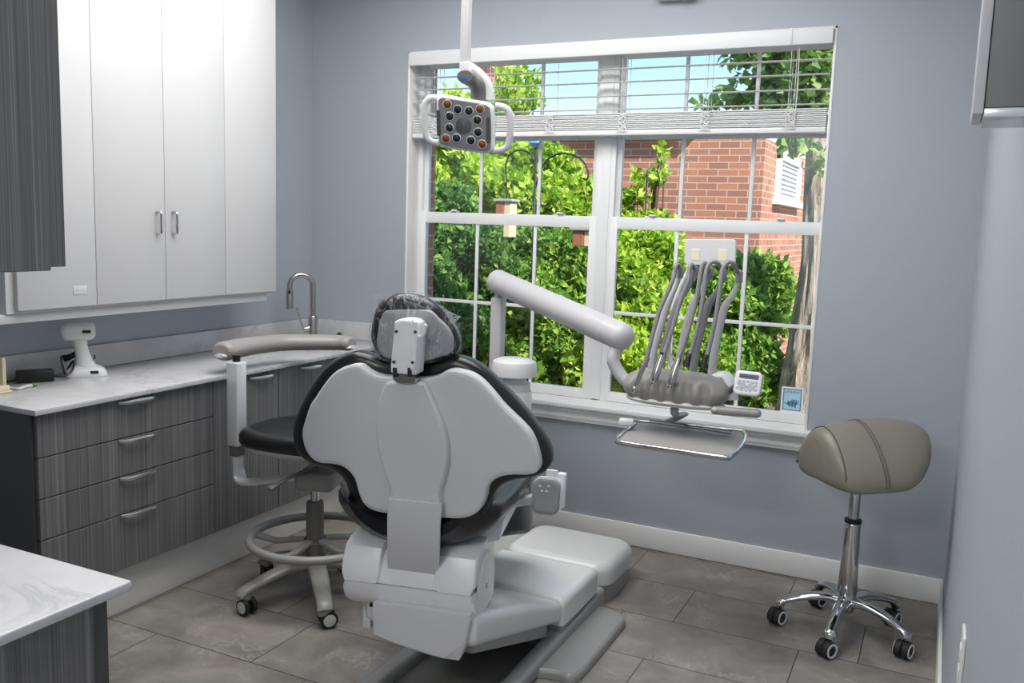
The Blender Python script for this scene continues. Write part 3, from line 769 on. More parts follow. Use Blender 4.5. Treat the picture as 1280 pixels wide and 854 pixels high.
obj('pivot_cap', B().lathe([(.088, 0), (.088, .004), (.08, .010), (.0001, .011)], cw(.212, .115, .475), CR, 40), 'yoke_white', dch)
obj('pivot_bolt', B().lathe([(.008, 0), (.008, .003), (.0001, .004)], cw(.222, .10, .455), CR, 12), 'brushed_metal', dch)
for s in (-.09, .07):
    obj('screw_boss', B().lathe([(.010, 0), (.012, .003), (.007, .006), (.0001, .006)], cw(s, .007, .415), -CF - UZ * .3, 16), 'yoke_white', dch)
obj('adjust_lever', B().bar([cw(-.12, .03, .372), cw(-.06, .02, .365), cw(.0, .02, .36), cw(.06, .03, .362)], .02, .01, UZ), 'yoke_white', dch)
obj('lever_slot', B().box((-.14, -.002, -.006), (.10, .03, .004), .002, 1, Matrix.Translation(cw(0, .03, .372)) @ Matrix.Rotation(TA, 4, 'Z')), 'gap_dark', dch)
obj('lock_knob', B().cyl(cw(-.03, .01, .352), cw(-.03, .05, .352), .009, seg=16), 'black_plastic', dch)
# cylinder cover below the yoke
D = [(465, 755), (586, 771), (588, 776), (582, 806), (573, 827), (556, 824.5), (535, 819), (500, 807.5), (466, 794)]
def dpx(u, v, d): P = onplane(u, v, CC + CF * d, CF) - CC; return (P.dot(CR), P.z)
obj('lift_cover', B().pillow([dpx(u, v, -.03) for u, v in D], [(.008, -.032), (.002, -.03), (0, -.024), (0, .12)], lambda a, c, d: cw(a, d, c)), 'chair_grey', dch, 25)
obj('side_bracket', B().box((-.2, .12, .245), (-.172, .3, .345), .004, 2, Matrix.Translation(CC) @ Matrix.Rotation(TA, 4, 'Z')), 'yoke_white', dch)
obj('lift_core', B().box((-.14, .1, .35), (.14, .42, .56), .01, 2, Matrix.Translation(CC) @ Matrix.Rotation(TA, 4, 'Z')), 'base_grey', dch)
# lift link, pump cover and toe cover on the base (these stay square to the room)
XM = -1.40
def xsec(y, x0, x1, z0, z1, r):
    return [V((x0 + (x1 - x0) / 2 + a, y, z0 + (z1 - z0) / 2 + c)) for a, c in rrect(x1 - x0, z1 - z0, r, 6)]
rings = [xsec(2.285, -1.58, -1.205, .31, .385, .012), xsec(2.295, -1.595, -1.188, .297, .392, .03)]
for t in np.linspace(0.02, 1, 14):
    y = 2.295 + (2.945 - 2.295) * t; zt = .396 - .198 * t + .012 * math.sin(PI * t); zb = .292 - .182 * t
    rings.append(xsec(y, -1.60 - .02 * t, -1.186 + .012 * t, zb, zt, .034))
obj('lift_link_cover', B().loft(rings), 'gloss_white', dch, 40)
rings = [xsec(2.33, -1.58, -1.215, .255, .34, .006), xsec(2.9, -1.59, -1.21, .07, .14, .006)]
obj('link_arm', B().loft(rings), 'base_grey', dch, 40)
def dome(x0, x1, y0, y1, z0, z1, r, rp):
    """box cover with rounded plan and rolled top edge"""
    cx, cy = (x0 + x1) / 2, (y0 + y1) / 2
    rings = []
    for k in range(9):
        a = PI / 2 * k / 8; ins = r * (1 - math.cos(a)); z = z1 - r + r * math.sin(a)
        rings.append([V((cx + p, cy + q, z)) for p, q in rrect(x1 - x0 - 2 * ins, y1 - y0 - 2 * ins, max(rp - ins, .008), 6)])
    rings.insert(0, [V((cx + p, cy + q, z0)) for p, q in rrect(x1 - x0, y1 - y0, rp, 6)])
    return B().loft(rings)
obj('pump_cover', dome(-1.625, -1.17, 2.955, 3.335, .098, .203, .034, .02), 'gloss_white', dch, 40)
obj('pump_housing', B().box((-1.615, 2.965, .03), (-1.18, 3.33, .099), .006, 2), 'base_grey', dch)
obj('toe_cover', dome(-1.655, -1.155, 3.40, 3.80, .085, .178, .045, .09), 'gloss_white', dch, 40)
obj('toe_housing', dome(-1.645, -1.165, 3.41, 3.79, .002, .0855, .004, .085), 'base_grey', dch, 40)
# cast base: two rails, dark pan, stepped foot flange on the right
for nm, (xa, xb) in (('base_rail', (-1.235, -1.165)), ('base_rail', (-1.65, -1.575))):
    b = B(); rings = []
    for y in np.linspace(2.1, 3.4, 12):
        hh = .055 + .035 * max(0, (y - 2.6) / .8)
        rings.append(xsec(y, xa, xb, .002, hh, .018))
    obj(nm, b.loft(rings), 'base_grey', dch, 40)
obj('base_pan', B().box((-1.576, 2.1, .002), (-1.234, 3.4, .016), .003, 2), 'dark_grey_plastic', dch)
fl = catmull([(-1.16, 2.735), (-1.10, 2.75), (-1.06, 2.745), (-1.035, 2.77), (-1.028, 2.83), (-1.028, 3.0), (-1.03, 3.2), (-1.032, 3.27), (-1.05, 3.315), (-1.09, 3.335), (-1.17, 3.345), (-1.19, 3.2), (-1.19, 2.9), (-1.185, 2.72)], 4)
obj('foot_flange', B().pillow(fl, [(0, .002), (0, .022), (.004, .03), (.012, .034)], lambda a, c, d: V((a, c, d))), 'base_grey', dch, 40)
# touch pad on the right side of the seat
F3 = Matrix.Translation(V((-1.155, 2.75, .665))) @ Matrix.Rotation(math.radians(14), 4, 'Z') @ Matrix.Rotation(math.radians(-8), 4, 'X')
b = B(); out = rrect(.096, .125, .03, 6)
b.pillow(out, [(.012, -.022), (.004, -.02), (0, -.012), (0, .012), (.006, .02)], lambda a, c, d: F3 @ V((a - .012, d, c - .005)))
tp = obj('touch_pad', b, 'chair_grey_dark', dch, 30)
for (a, c) in ((-.034, .028), (-.004, .03), (-.026, .012), (-.01, .012)):
    obj('pad_button', B().ell(F3 @ V((a, -.022, c)), .006, .0015, .004), 'white_plastic', tp)
obj('pad_rim', B().pillow(rrect(.102, .132, .032, 6), [(0, -.010), (0, .004)], lambda a, c, d: F3 @ V((a - .010, d, c - .006))), 'yoke_white', tp, 30)
obj('pad_bracket', B().box((.018, .0, -.045), (.05, .04, .075), .006, 3, F3), 'yoke_white', dch)
obj('pad_arm', B().bar([F3 @ V((.0, .03, -.0)), F3 @ V((-.07, .05, -.03)), cw(.2, .5, .60)], .05, .03, UZ), 'yoke_white', dch)
obj('pad_tab', B().box((-.018, -.004, .05), (.022, .008, .085), .004, 3, F3), 'white_plastic', dch)
# armrest pivot seen under the left lobe
P = atY(462, 607, 2.52)
obj('arm_pivot', B().cyl(P + V((-.06, 0, .01)), P + V((.05, .02, -.01)), .03, seg=20, rim=.006), 'base_grey', dch)

# ------------------------------------------------------------------ delivery unit by the window
YD = 3.40
dl = thing('delivery_unit', 'dental delivery unit with white arm, five hoses and a tray, before the window', 'delivery unit', (-1.76, 3.7, 0))
cx, cy = -1.758, 3.70
obj('support_column', B().lathe([(.097, 0.002), (.097, .03), (.086, .05), (.086, .80), (.083, .815)], (cx, cy, 0)), 'white_plastic', dl)
obj('column_collar', B().lathe([(.075, .815), (.078, .82), (.078, .85), (.06, .856), (.058, .885)], (cx, cy, 0)), 'white_plastic', dl)
obj('column_cap', B().lathe([(.10, .884), (.106, .888), (.107, .93), (.10, .952), (.075, .964), (.0001, .968)], (cx, cy, 0), seg=40), 'white_plastic', dl)
pb = atY(621, 450, 3.83); ptp = atY(624, 372, 3.83)
px_ = V((pb.x, 3.83, 0))
obj('post', B().box((px_.x - .029, 3.80, .70), (px_.x + .029, 3.86, ptp.z), .008, 3), 'tube_white', dl)
obj('post_bracket', B().box((px_.x - .04, 3.70, .70), (cx, 3.85, .78), .01, 3), 'tube_white', dl)
A0 = atY(622, 352, 3.83); A1 = atY(777, 421, 3.42)
obj('arm_neck', B().cyl((px_.x, 3.83, ptp.z - .01), (px_.x, 3.83, A0.z), .022, seg=20), 'tube_white', dl)
dv = (A1 - A0).normalized()
def capsule(p, q, r, e0=.7, e1=.8, seg=32):
    dv = (q - p).normalized(); pts = []; rs = []
    for k in range(9):
        a = PI / 2 * k / 8; pts.append(p - dv * (r * e0 * math.cos(a))); rs.append(max(r * math.sin(a), .0005))
    for k in range(9):
        a = PI / 2 * k / 8; pts.append(q + dv * (r * e1 * math.sin(a))); rs.append(max(r * math.cos(a), .0005))
    return B().tube(pts, rs, seg)
arm = obj('arm_tube', capsule(A0, A1, .057), 'tube_white', dl, 60)
for t in (.06, .90):
    q = A0 + (A1 - A0) * t
    obj('seam_ring', B().cyl(q - dv * .0012, q + dv * .0012, .0576, seg=32), 'chair_grey', arm)
k0 = A1 + V((-.01, 0, -.04))
obj('arm_knuckle', B().tube(catmull([k0, atY(766, 447, YD), atY(770, 460, YD), atY(779, 473, YD), atY(793, 484, YD)], 5, False), .026, 16), 'tube_white', dl, 60)
# head: rounded slab with five scallops
H0 = V((-.915, YD, .963))
SC = [atY(795, 478, YD - .07).x, atY(816, 482, YD - .07).x, atY(836, 485, YD - .07).x, atY(859, 483, YD - .07).x, atY(880.5, 484, YD - .07).x]
b = B(); rings = []
NL, NR = 90, 44
for i in range(NL + 1):
    t = -1 + 2 * i / NL; e = (1 - abs(t) ** 3.2) ** (1 / 2.2) if abs(t) < 1 else .0
    e = max(e, .02); x = H0.x + .212 * t
    ring = []
    for j in range(NR):
        a = 2 * PI * j / NR
        yy = .085 * math.cos(a) * e; zz = .066 * math.copysign(abs(math.sin(a)) ** .85, math.sin(a)) * e
        y2 = yy * math.cos(.35) - zz * math.sin(.35); z2 = yy * math.sin(.35) + zz * math.cos(.35)
        fr = math.exp(-(((a - PI * .90) / .62) ** 4))
        dent = sum(math.exp(-((x - s) / .019) ** 4) for s in SC) * .020 * fr
        p = V((x, H0.y + y2, H0.z + z2)); 
        ring.append(p + V((0, dent * .8, -dent * .45)))
    rings.append(ring)
hd = obj('delivery_head', b.loft(rings), 'delivery_grey', dl, 60)
b = B(); rings = []
for i in range(31):
    t = -1 + 2 * i / 30; e = max((1 - abs(t) ** 3) ** .5, .03); x = H0.x + .2 * t
    rings.append([V((x, H0.y + .005 + .078 * e * math.cos(a), H0.z - .052 + .022 * e * math.sin(a))) for a in [2 * PI * j / 20 for j in range(20)]])
obj('head_underside', b.loft(rings), 'chair_grey', dl, 50)
obj('head_rear_cover', B().tube(catmull([V((H0.x + .10, H0.y + .05, H0.z + .03)), V((H0.x + .17, H0.y + .06, H0.z + .06)), V((H0.x + .205, H0.y + .05, H0.z + .03)), V((H0.x + .215, H0.y + .04, H0.z - .03))], 5, False), .035, 16, flat=(.5, 1)), 'white_plastic', dl, 50)
# five hoses, each with its whip arm and handpiece
WH = [  # whip arm pixels (base .. top), hose pixels, handpiece (top, tip) or None
    ([(813, 470), (817, 440), (826, 408), (833, 384), (838, 372), (845, 358), (849, 344), (850, 336)], [(849, 334), (846, 331), (843, 340), (841, 350), (832, 371), (824, 390), (816, 418), (809, 445)], ((807, 452), (791, 491))),
    ([(826, 468), (829, 440), (838, 406), (846, 384), (851, 372), (860, 361), (866, 346), (868, 336)], [(867, 334), (864, 331), (861, 340), (860, 352), (850, 378), (843, 402), (835, 428), (829, 444)], ((827, 446), (815, 482))),
    ([(846, 468), (851, 440), (858, 408), (864, 386), (868, 374), (877, 362), (884, 348), (887, 338)], [(886, 338), (884, 332), (879, 329), (875, 345), (871, 372), (864, 400), (856, 428), (849, 446)], ((848, 450), (836, 487))),
    ([(866, 468), (870, 440), (877, 409), (883, 388), (888, 376), (896, 364), (902, 350), (904, 340)], [(902, 338), (897, 329), (889, 328), (883, 338), (880, 360), (875, 395), (866, 432), (859, 452)], ((861, 445), (858, 459))),
    ([(889, 470), (893, 440), (899, 411), (904, 390), (909, 378), (917, 366), (922, 352), (924, 342)], [(922, 340), (917, 330), (910, 328), (903, 338), (900, 360), (894, 400), (886, 436), (880, 455)], ((882, 446), (879, 461))),
]
for i, (wp, hp, hand) in enumerate(WH):
    pts = catmull([atY(u, v, YD + .05) for u, v in wp], 4, False)
    rs = [(.0155 if k < 14 else .0155 - .006 * min(1, (k - 14) / 5)) for k in range(len(pts))]
    w = obj('whip_arm', B().tube(pts, rs, 12, flat=(.7, 1), up=(0, 1, 0)), 'tube_white' if i % 2 == 0 else 'hose_grey', dl, 60)
    tp_ = pts[-1]
    obj('whip_tip', B().tube([tp_ + V((0, .004, -.035)), tp_ + V((0, 0, .004)), tp_ + V((-.002, -.01, .010))], [.014, .015, .008], 12), 'hose_grey', w)
    yh = [YD + .03] + [YD + .0 - .012 * k for k in range(1, len(hp))]
    hpts = catmull([atY(u, v, yy) for (u, v), yy in zip(hp, yh)], 5, False)
    obj('hose', B().tube(hpts, .0085, 10), 'hose_grey', dl, 60)
    (u0, v0), (u1, v1) = hand
    p, q = atY(u0, v0, YD - .084), atY(u1, v1, YD - .098)
    dv_ = (q - p)
    hpc = obj('handpiece', B().tube([p - dv_ * .12, p, p + dv_ * .45, p + dv_ * .5, p + dv_ * .8], [.009, .0135, .0155, .017, .0145] if i in (1, 2) else [.009, .0105, .0095, .0095, .008], 14), 'brushed_metal', dl, 40)
    obj('tip', B().tube([p + dv_ * .78, p + dv_], [.0075, .006], 10), 'chrome', hpc)
    obj('coupler', B().tube([p - dv_ * .15, p + dv_ * .12 if i < 3 else q], [.0105, .012], 12), 'black_plastic' if i in (1, 3, 4) else 'hose_grey', hpc)
# added plate imitating lamp reflections in the glass, on a white stalk behind hoses
a = atY(857, 304, YD + .12); c = atY(919, 327, YD + .12); mid = (a + c) / 2
FQ = Matrix.Translation(mid) @ Matrix.Rotation(math.radians(-1.5), 4, 'Y')
hw, hh = abs(c.x - a.x) / 2, .051
sp = obj('reflection_plate', B().pillow(rrect(2 * hw, 2 * hh, .014, 5), [(.002, -.008), (0, -.006), (0, .006), (.002, .008)], lambda p, q, d: FQ @ V((p, d, q))), 'reflection_pale', dl, 30)
for s in (-.55, .5): obj('reflection_square', B().box((hw * s - .016, -.0095, -.032), (hw * s + .016, -.0075, .012), .001, 1, FQ), 'reflection_warm', sp)  # two warm squares painted as the mirrored lamps
obj('plate_stalk', B().tube(catmull([V((H0.x + .0, YD + .06, .99)), atY(835, 440, YD + .1), atY(841, 400, YD + .11), atY(846, 372, YD + .12), atY(866, 330, YD + .125), mid + V((-.03, .006, -.03))], 5, False), .011, 12), 'white_plastic', dl, 60)
# keypad, handle, tray
k4 = [atY(922, 463, 3.33), atY(956, 466.5, 3.33), atY(950, 497, 3.30), atY(913, 492, 3.30)]
kc = sum(k4, V()) / 4; kx = ((k4[1] - k4[0]) + (k4[2] - k4[3])).normalized(); kz = ((k4[0] - k4[3]) + (k4[1] - k4[2])); kz = (kz - kx * kz.dot(kx)).normalized(); ky = kz.cross(kx) * 1
kw = (k4[1] - k4[0]).length; kh = ((k4[0] - k4[3]).length)
KF = lambda p, q, d: kc + kx * (p - q * -.0) + kz * q + ky * d
kp = obj('keypad', B().pillow(rrect(kw, kh, .018, 6), [(.008, -.012), (.002, -.010), (0, -.006), (0, .010), (.006, .022)], KF), 'white_plastic', dl, 30)
ob = B().pillow(rrect(kw * .72, kh * .19, .003, 3), [(.001, -.0138), (0, -.0125), (0, -.01)], lambda p, q, d: KF(p + .002, q + kh * .27, d))
sd = obj('display', ob, 'lcd', kp)
b = B()
for k in range(14): b.box((-.002, -.0145, -.0035), (.0015, -.0139, .0035), 0, 1, Matrix.Translation(KF(-kw * .3 + k * kw * .046, kh * .285, 0)) )
obj('display_text', b, 'lcd_text', sd, smooth=0)
for (p, q, r) in ((-.30, .04, .005), (-.16, .05, .005), (0, .05, .005), (.16, .05, .005), (.3, .05, .005), (-.17, -.12, .012), (.12, -.14, .012), (-.33, -.06, .005), (-.34, -.24, .006), (-.2, -.3, .005), (-.03, -.3, .005), (.12, -.3, .005), (.3, -.24, .006), (.32, -.08, .005)):
    obj('key', B().pillow([(math.cos(2 * PI * k / 14) * r * 1.25, math.sin(2 * PI * k / 14) * r) for k in range(14)], [(.0005, -.0135), (0, -.0125), (0, -.011)], lambda a, c, d: KF(a + p * kw, c + q * kh, d)), 'button_grey', kp)
obj('keypad_mount', B().tube([V((H0.x + .20, H0.y + .02, H0.z + .0)), kc + V((-.03, .03, 0))], .012, 12), 'dark_grey_plastic', dl)
obj('grip_handle', capsule(atY(894, 513, 3.33), atY(946, 517, 3.31), .0165, 1, 1, 16), 'delivery_grey', dl, 60)
obj('handle_button', B().ell(atY(893, 512, 3.305), .010, .004, .008), 'chair_grey', dl)
ZTR = .78
TR = [atZ(u, v, ZTR) for u, v in ((779, 553.5), (901, 571), (914, 570), (926, 560.5), (933, 546), (930, 540), (917, 537), (801, 526.5), (792, 530), (771, 546.5), (772, 550.5))]
tout = catmull([(p.x, p.y) for p in TR], 3)
fn = lambda a, c, d: V((a, c, ZTR + d))
tr = obj('tray', B().pillow(tout, [(.012, -.016), (.002, -.013), (0, -.004)], fn), 'tray_grey', dl, 30)
rimp = [V((p[0], p[1], ZTR)) for p in inset(tout, .004)]
obj('tray_rim', B().tube(rimp + [rimp[0], rimp[1]], .006, 8, up=(0, 0, 1)), 'chrome', tr, 60)
obj('tray_back_rail', B().tube([atZ(812, 527, ZTR + .012), atZ(880, 536, ZTR + .012), atZ(914, 541, ZTR + .012)], .008, 8), 'chrome', tr)
obj('tray_catch', B().box((-.03, -.02, -.008), (.03, .02, .022), .009, 3, Matrix.Translation(atZ(783, 530, ZTR + .02)) @ Matrix.Rotation(.3, 4, 'Z')), 'white_plastic', tr)
q0 = V((H0.x, YD + .02, H0.z - .06)); q1 = atZ(837, 527, ZTR + .0)
obj('tray_bracket', B().tube(catmull([q0, q0 + V((.0, 0, -.05)), V((q0.x - .012, q1.y - .0, ZTR + .04)), V((q1.x - .03, q1.y, ZTR - .012)), V((q1.x - .09, q1.y - .02, ZTR - .016))], 5, False), .017, 12, flat=(1, .5), up=(1, 0, 0)), 'chair_grey_dark', dl, 60)

# ------------------------------------------------------------------ operating light
YLT = 2.95
lt = thing('operating_light', 'white dental operating light with twelve round lenses hanging on a ceiling pole', 'dental light', atY(583, 60, YLT))
LC = atY(582, 155, YLT)
LN = (V((-.75, 0, 1.35)) - LC).normalized(); LX = UZ.cross(LN) * 1.0; LX.normalize(); LUp = LN.cross(LX)
def lpx(u, v, d=0): P = onplane(u, v, LC + LN * d, LN) - LC; return (P.dot(LX), P.dot(LUp))
def lw(a, c, d): return LC + LX * a + LUp * c + LN * d
ptop = atY(583.5, 0, YLT)
obj('pole', B().box((ptop.x - .0155, YLT - .0155, atY(583, 79, YLT).z), (ptop.x + .0155, YLT + .0155, ZC - .03), .004, 3), 'tube_white', lt)
obj('ceiling_canopy', B().lathe([(.075, 0), (.075, -.02), (.06, -.035), (.0001, -.036)], (ptop.x, YLT, ZC - .001)), 'tube_white', lt)
n0 = atY(583.5, 80, YLT)
obj('pole_socket', B().box((n0.x - .021, YLT - .021, n0.z - .06), (n0.x + .021, YLT + .021, n0.z + .006), .006, 3), 'tube_white', lt)
FACE = [(548, 122.5), (552, 120.3), (556, 120), (583.5, 124.7), (605, 128.3), (612, 131.5), (615, 137), (616.5, 156), (615.8, 183), (613, 189), (606, 191), (579.6, 187.5), (556, 183.2), (550, 180.5), (547.8, 176), (546.6, 159), (546.4, 136), (546.6, 126)]
fo = catmull([lpx(u, v) for u, v in FACE], 3)
hs = obj('housing', B().pillow(fo, [(.004, .006), (0, .0), (-.004, -.012), (-.003, -.03), (.01, -.055), (.04, -.07), (.06, -.073)], lw), 'white_plastic', lt, 40)
fcp = obj('lamp_face', B().pillow(inset(fo, .006), [(.002, .0085), (0, .007), (0, .0)], lw), 'lamp_face', lt, 30)
cz = lambda x, y: (500 + x / 5.02, 60 + y / 5.02)
for (x, y), mt in [((q), 'lens_amber') for q in ((297, 352), (502, 383), (288, 567), (515, 603))] + [((q), 'lens_dark') for q in ((362, 385), (433, 395), (313, 428), (485, 452), (310, 500), (490, 528), (355, 565), (445, 580))]:
    a, c = lpx(*cz(x, y), .008); ctr = lw(a, c, .0075)
    ln = obj('lens', B().lathe([(.0145, 0), (.0148, .002), (.0138, .0032), (.0, .0045)], ctr, LN, 24), mt, fcp, 50)
    obj('lens_ring', B().lathe([(.0166, 0), (.0166, .0028), (.0148, .0034), (.0146, .001)], ctr, LN, 24), 'chair_grey', ln, 30)
a, c = lpx(*cz(398, 490), .008)
obj('centre_disc', B().lathe([(.030, 0), (.030, .002), (.0, .006)], lw(a, c, .0075), LN, 36), 'lamp_disc', fcp, 50)
for x, y, in ((243, 470), (553, 515)):
    a, c = lpx(*cz(x, y), .008)
    obj('sensor_strip', B().pillow(rrect(.016, .095, .006, 4), [(.002, .0095), (0, .008), (0, .006)], lambda p, q, d: lw(a + p, c + q, d)), 'lamp_strip', fcp)
for hp in ([(238, 318), (205, 312), (170, 330), (154, 375), (156, 500), (168, 558), (200, 588), (245, 598)], [(600, 362), (650, 372), (684, 402), (692, 500), (682, 598), (650, 638), (572, 648)]):
    pts = catmull([lw(*lpx(*cz(x, y), -.02), -.02) for x, y in hp], 4, False)
    obj('handle', B().tube(pts, .0125, 12, flat=(1, .8)), 'chair_grey', lt, 60)
pts = [lw(*lpx(*cz(405, 178), .02), .02), lw(*lpx(*cz(432, 190), .0), .0), lw(*lpx(*cz(470, 215), -.02), -.02), lw(*lpx(*cz(490, 250), -.03), -.03), lw(*lpx(*cz(498, 330), -.045), -.045)]
obj('neck', B().tube(catmull(pts, 4, False), [.026] * 4 + [.027] * 4 + [.030] * 9, 18, flat=(1, 1)), 'dark_grey_plastic', lt, 60)
pe = lw(*lpx(*cz(408, 178), .035), .035)
obj('neck_cap', B().tube([pe - LN * .03, pe - LN * .004, pe], [.031, .031, .027], 24, flat=(.78, 1), up=(0, 0, 1)), 'dark_grey_plastic', lt, 40)
obj('switch_mark', B().pillow(rrect(.03, .010, .005, 4), [(0, .037), (0, .035)], lambda p, q, d: lw(lpx(*cz(400, 192), .036)[0] + p, lpx(*cz(400, 192), .036)[1] + q, d)), 'blue_led', lt)
b = B().tube(catmull([lw(*lpx(*cz(440, 128), -.02), -.02), lw(*lpx(*cz(490, 165), -.035), -.035), lw(*lpx(*cz(540, 225), -.045), -.045), lw(*lpx(*cz(555, 320), -.05), -.05)], 4, False), .021, 14)
obj('neck_shell', b, 'white_plastic', lt, 60)

# ------------------------------------------------------------------ stools
def caster(parent, tip, ang, r=.03, wheel='black_rubber', disc='chair_grey', rimc=None, w=.02):
    """twin-wheel caster under a leg tip"""
    f = Matrix.Translation((tip.x, tip.y, 0)) @ Matrix.Rotation(ang, 4, 'Z')
    fw = lambda a, c, z: f @ V((a, c, z))
    gap = .009 if rimc is None else .0015
    cs = obj('caster', B().cyl(fw(0, 0, r * 1.1), fw(0, 0, tip.z), .009, seg=12).box((-r * .55, -.008, r * .8), (r * .5, .008, r * 1.95), .005, 2, f @ Matrix.Translation((.012, 0, 0))), 'black_plastic', parent)
    for s in (-1, 1):
        y0, y1 = s * gap, s * (gap + w)
        wh = obj('wheel', B().cyl(fw(.014, y0, r + .001), fw(.014, y1, r + .001), r, seg=28, rim=.004), wheel, cs, 40)
        # hub disc set in the outer face
        lo = B().lathe([(r * .72, 0), (r * .72, .002), (r * .6, .003), (0, .002)], fw(.014, y1 - s * .001, r + .001), f.to_3x3() @ V((0, s, 0)), 24)
        if rimc: lo = B().lathe([(r * .86, 0), (r * .86, .003), (r * .62, .003), (r * .60, .0005)], fw(.014, y1 - s * .001, r + .001), f.to_3x3() @ V((0, s, 0)), 24)
        for v in lo.bm.verts: pass
        # keep to two levels: the disc belongs to the wheel's mesh
        me_wh = wh.data; bm = bmesh.new(); bm.from_mesh(me_wh)
        nf = len(bm.faces)
        tmp = bpy.data.meshes.new('tmp'); lo.bm.transform(rmat(wh).inverted()); bmesh.ops.recalc_face_normals(lo.bm, faces=lo.bm.faces); lo.bm.to_mesh(tmp); lo.bm.free()
        bm.from_mesh(tmp); bm.faces.ensure_lookup_table()
        for f_ in bm.faces[nf:]: f_.material_index = 1; f_.smooth = True
        bm.to_mesh(me_wh); bm.free(); bpy.data.meshes.remove(tmp)
        me_wh.materials.append(M(rimc or disc)); me_wh.set_sharp_from_angle(angle=math.radians(40))
    return cs
# saddle stool on the right
SX, SY = -.245, 3.675
ss = thing('saddle_stool', 'taupe saddle-seat stool on a chrome five-star base by the right wall', 'stool', (SX, SY, 0))
rot = [0.1, -.3, .5, .2, -.4]
for k in range(5):
    a = math.radians(190.8) + k * 2 * PI / 5; dr = V((math.cos(a), math.sin(a), 0)); O = V((SX, SY, 0))
    pts = [O + dr * .03 + UZ * .135, O + dr * .09 + UZ * .14, O + dr * .16 + UZ * .128, O + dr * .22 + UZ * .108, O + dr * .25 + UZ * .092, O + dr * .258 + UZ * .072]
    obj('leg', B().tube(catmull(pts, 4, False), [.030 - .010 * min(1, i / 14) + (.006 if 14 < i < 19 else 0) for i in range(21)], 12, flat=(.62, 1), up=(0, 0, 1)), 'chrome', ss, 60)
    caster(ss, O + dr * .252 + UZ * .085, math.radians(-118) + rot[k] * .25, .033, rimc='sticker_white', w=.026)
obj('hub', B().lathe([(.0, .085), (.028, .09), (.036, .11), (.04, .15), (.034, .165)], (SX, SY, 0)), 'chrome', ss, 50)
obj('column', B().lathe([(.034, .16), (.037, .168), (.031, .44), (.0315, .452), (.029, .456), (.0, .456)], (SX, SY, 0)), 'chrome', ss, 40)
obj('column_collar', B().lathe([(.030, .455), (.033, .458), (.033, .470), (.022, .474), (.0, .474)], (SX, SY, 0)), 'black_plastic', ss, 40)
obj('gas_lift', B().lathe([(.021, .47), (.021, .60), (.0195, .602), (.0195, .606), (.021, .608), (.021, .70), (.0, .70)], (SX, SY, 0)), 'brushed_metal', ss, 40)
GA = math.radians(221)
gF = V((math.cos(GA), math.sin(GA), 0)); gE = V((-gF.y, gF.x, 0)); SO = V((SX + .035, SY, 0))
def sad(l, a, b_):
    """l front(+)/rear(-), a across, b thickness"""
    t = (l + .24) / .48
    W = .16 + .065 * (1 - t) ** .8
    zc = .805 + .02 * math.sin(PI * min(1, (1 - t) * .8 + .2)) - .045 * t ** 2.2
    dr = (.10 + .05 * t) * (abs(a) / .19) ** 1.7
    return SO + gF * l + gE * a + UZ * (zc + b_ - dr)
def sad_ring(l, sc=1.0, th=.062):
    t = (l + .24) / .48; W = (.165 + .05 * math.sin(PI * (1 - t) * .75)) * sc
    ring = []
    for j in range(48):
        an = 2 * PI * j / 48; ca, sa = math.cos(an), math.sin(an)
        tk = th * (1 + (.95 * (1 - abs(ca) ** 1.5) * (.35 + .65 * t) if sa < 0 else 0))
        ring.append(sad(l, W * math.copysign(abs(ca) ** .75, ca), tk * sc ** .5 * math.copysign(abs(sa) ** .8, sa)))
    return ring
b = B(); rings = []
for k in range(41):
    c = math.cos(PI * k / 40); l = .24 * c
    sc = max(1 - abs(c) ** 9, .02) ** .42 if c > 0 else max(1 - abs(c) ** 1.85, .02) ** .55
    rings.append(sad_ring(l, sc, .062 + .016 * max(c, 0)))
seat = obj('saddle_seat', b.loft(rings), 'taupe_vinyl', ss, 80)
def seam(l, off=.0012, sc=1.0, th=None):
    r = sad_ring(l, sc, th or (.062 + .016 * max(l / .24, 0))); pts = r[0:25]; c = sum(r, V()) / len(r)
    return B().tube([p + (p - c).normalized() * off for p in pts], .003, 6)
c1 = .86; l1 = .24 * c1; sc1 = max(1 - c1 ** 9, .02) ** .42
obj('seam', seam(l1, .001, sc1), 'taupe_seam', seat, 60)
c2 = .28
obj('seam', seam(.24 * c2, .0005), 'taupe_seam', seat, 60)
obj('seam', seam(.24 * c2 - .012, .0005), 'taupe_seam', seat, 60)
obj('seat_plate', B().box((-.10, -.09, .665), (.10, .09, .70), .012, 2, Matrix.Translation((SX, SY, 0)) @ Matrix.Rotation(GA, 4, 'Z')), 'black_plastic', ss)
obj('tilt_lever', B().tube([V((SX, SY, .685)) + gE * -.05 + gF * .05, V((SX, SY, .67)) + gF * .14 + gE * -.13, V((SX, SY, .665)) + gF * .16 + gE * -.17], .006, 8), 'black_plastic', ss)

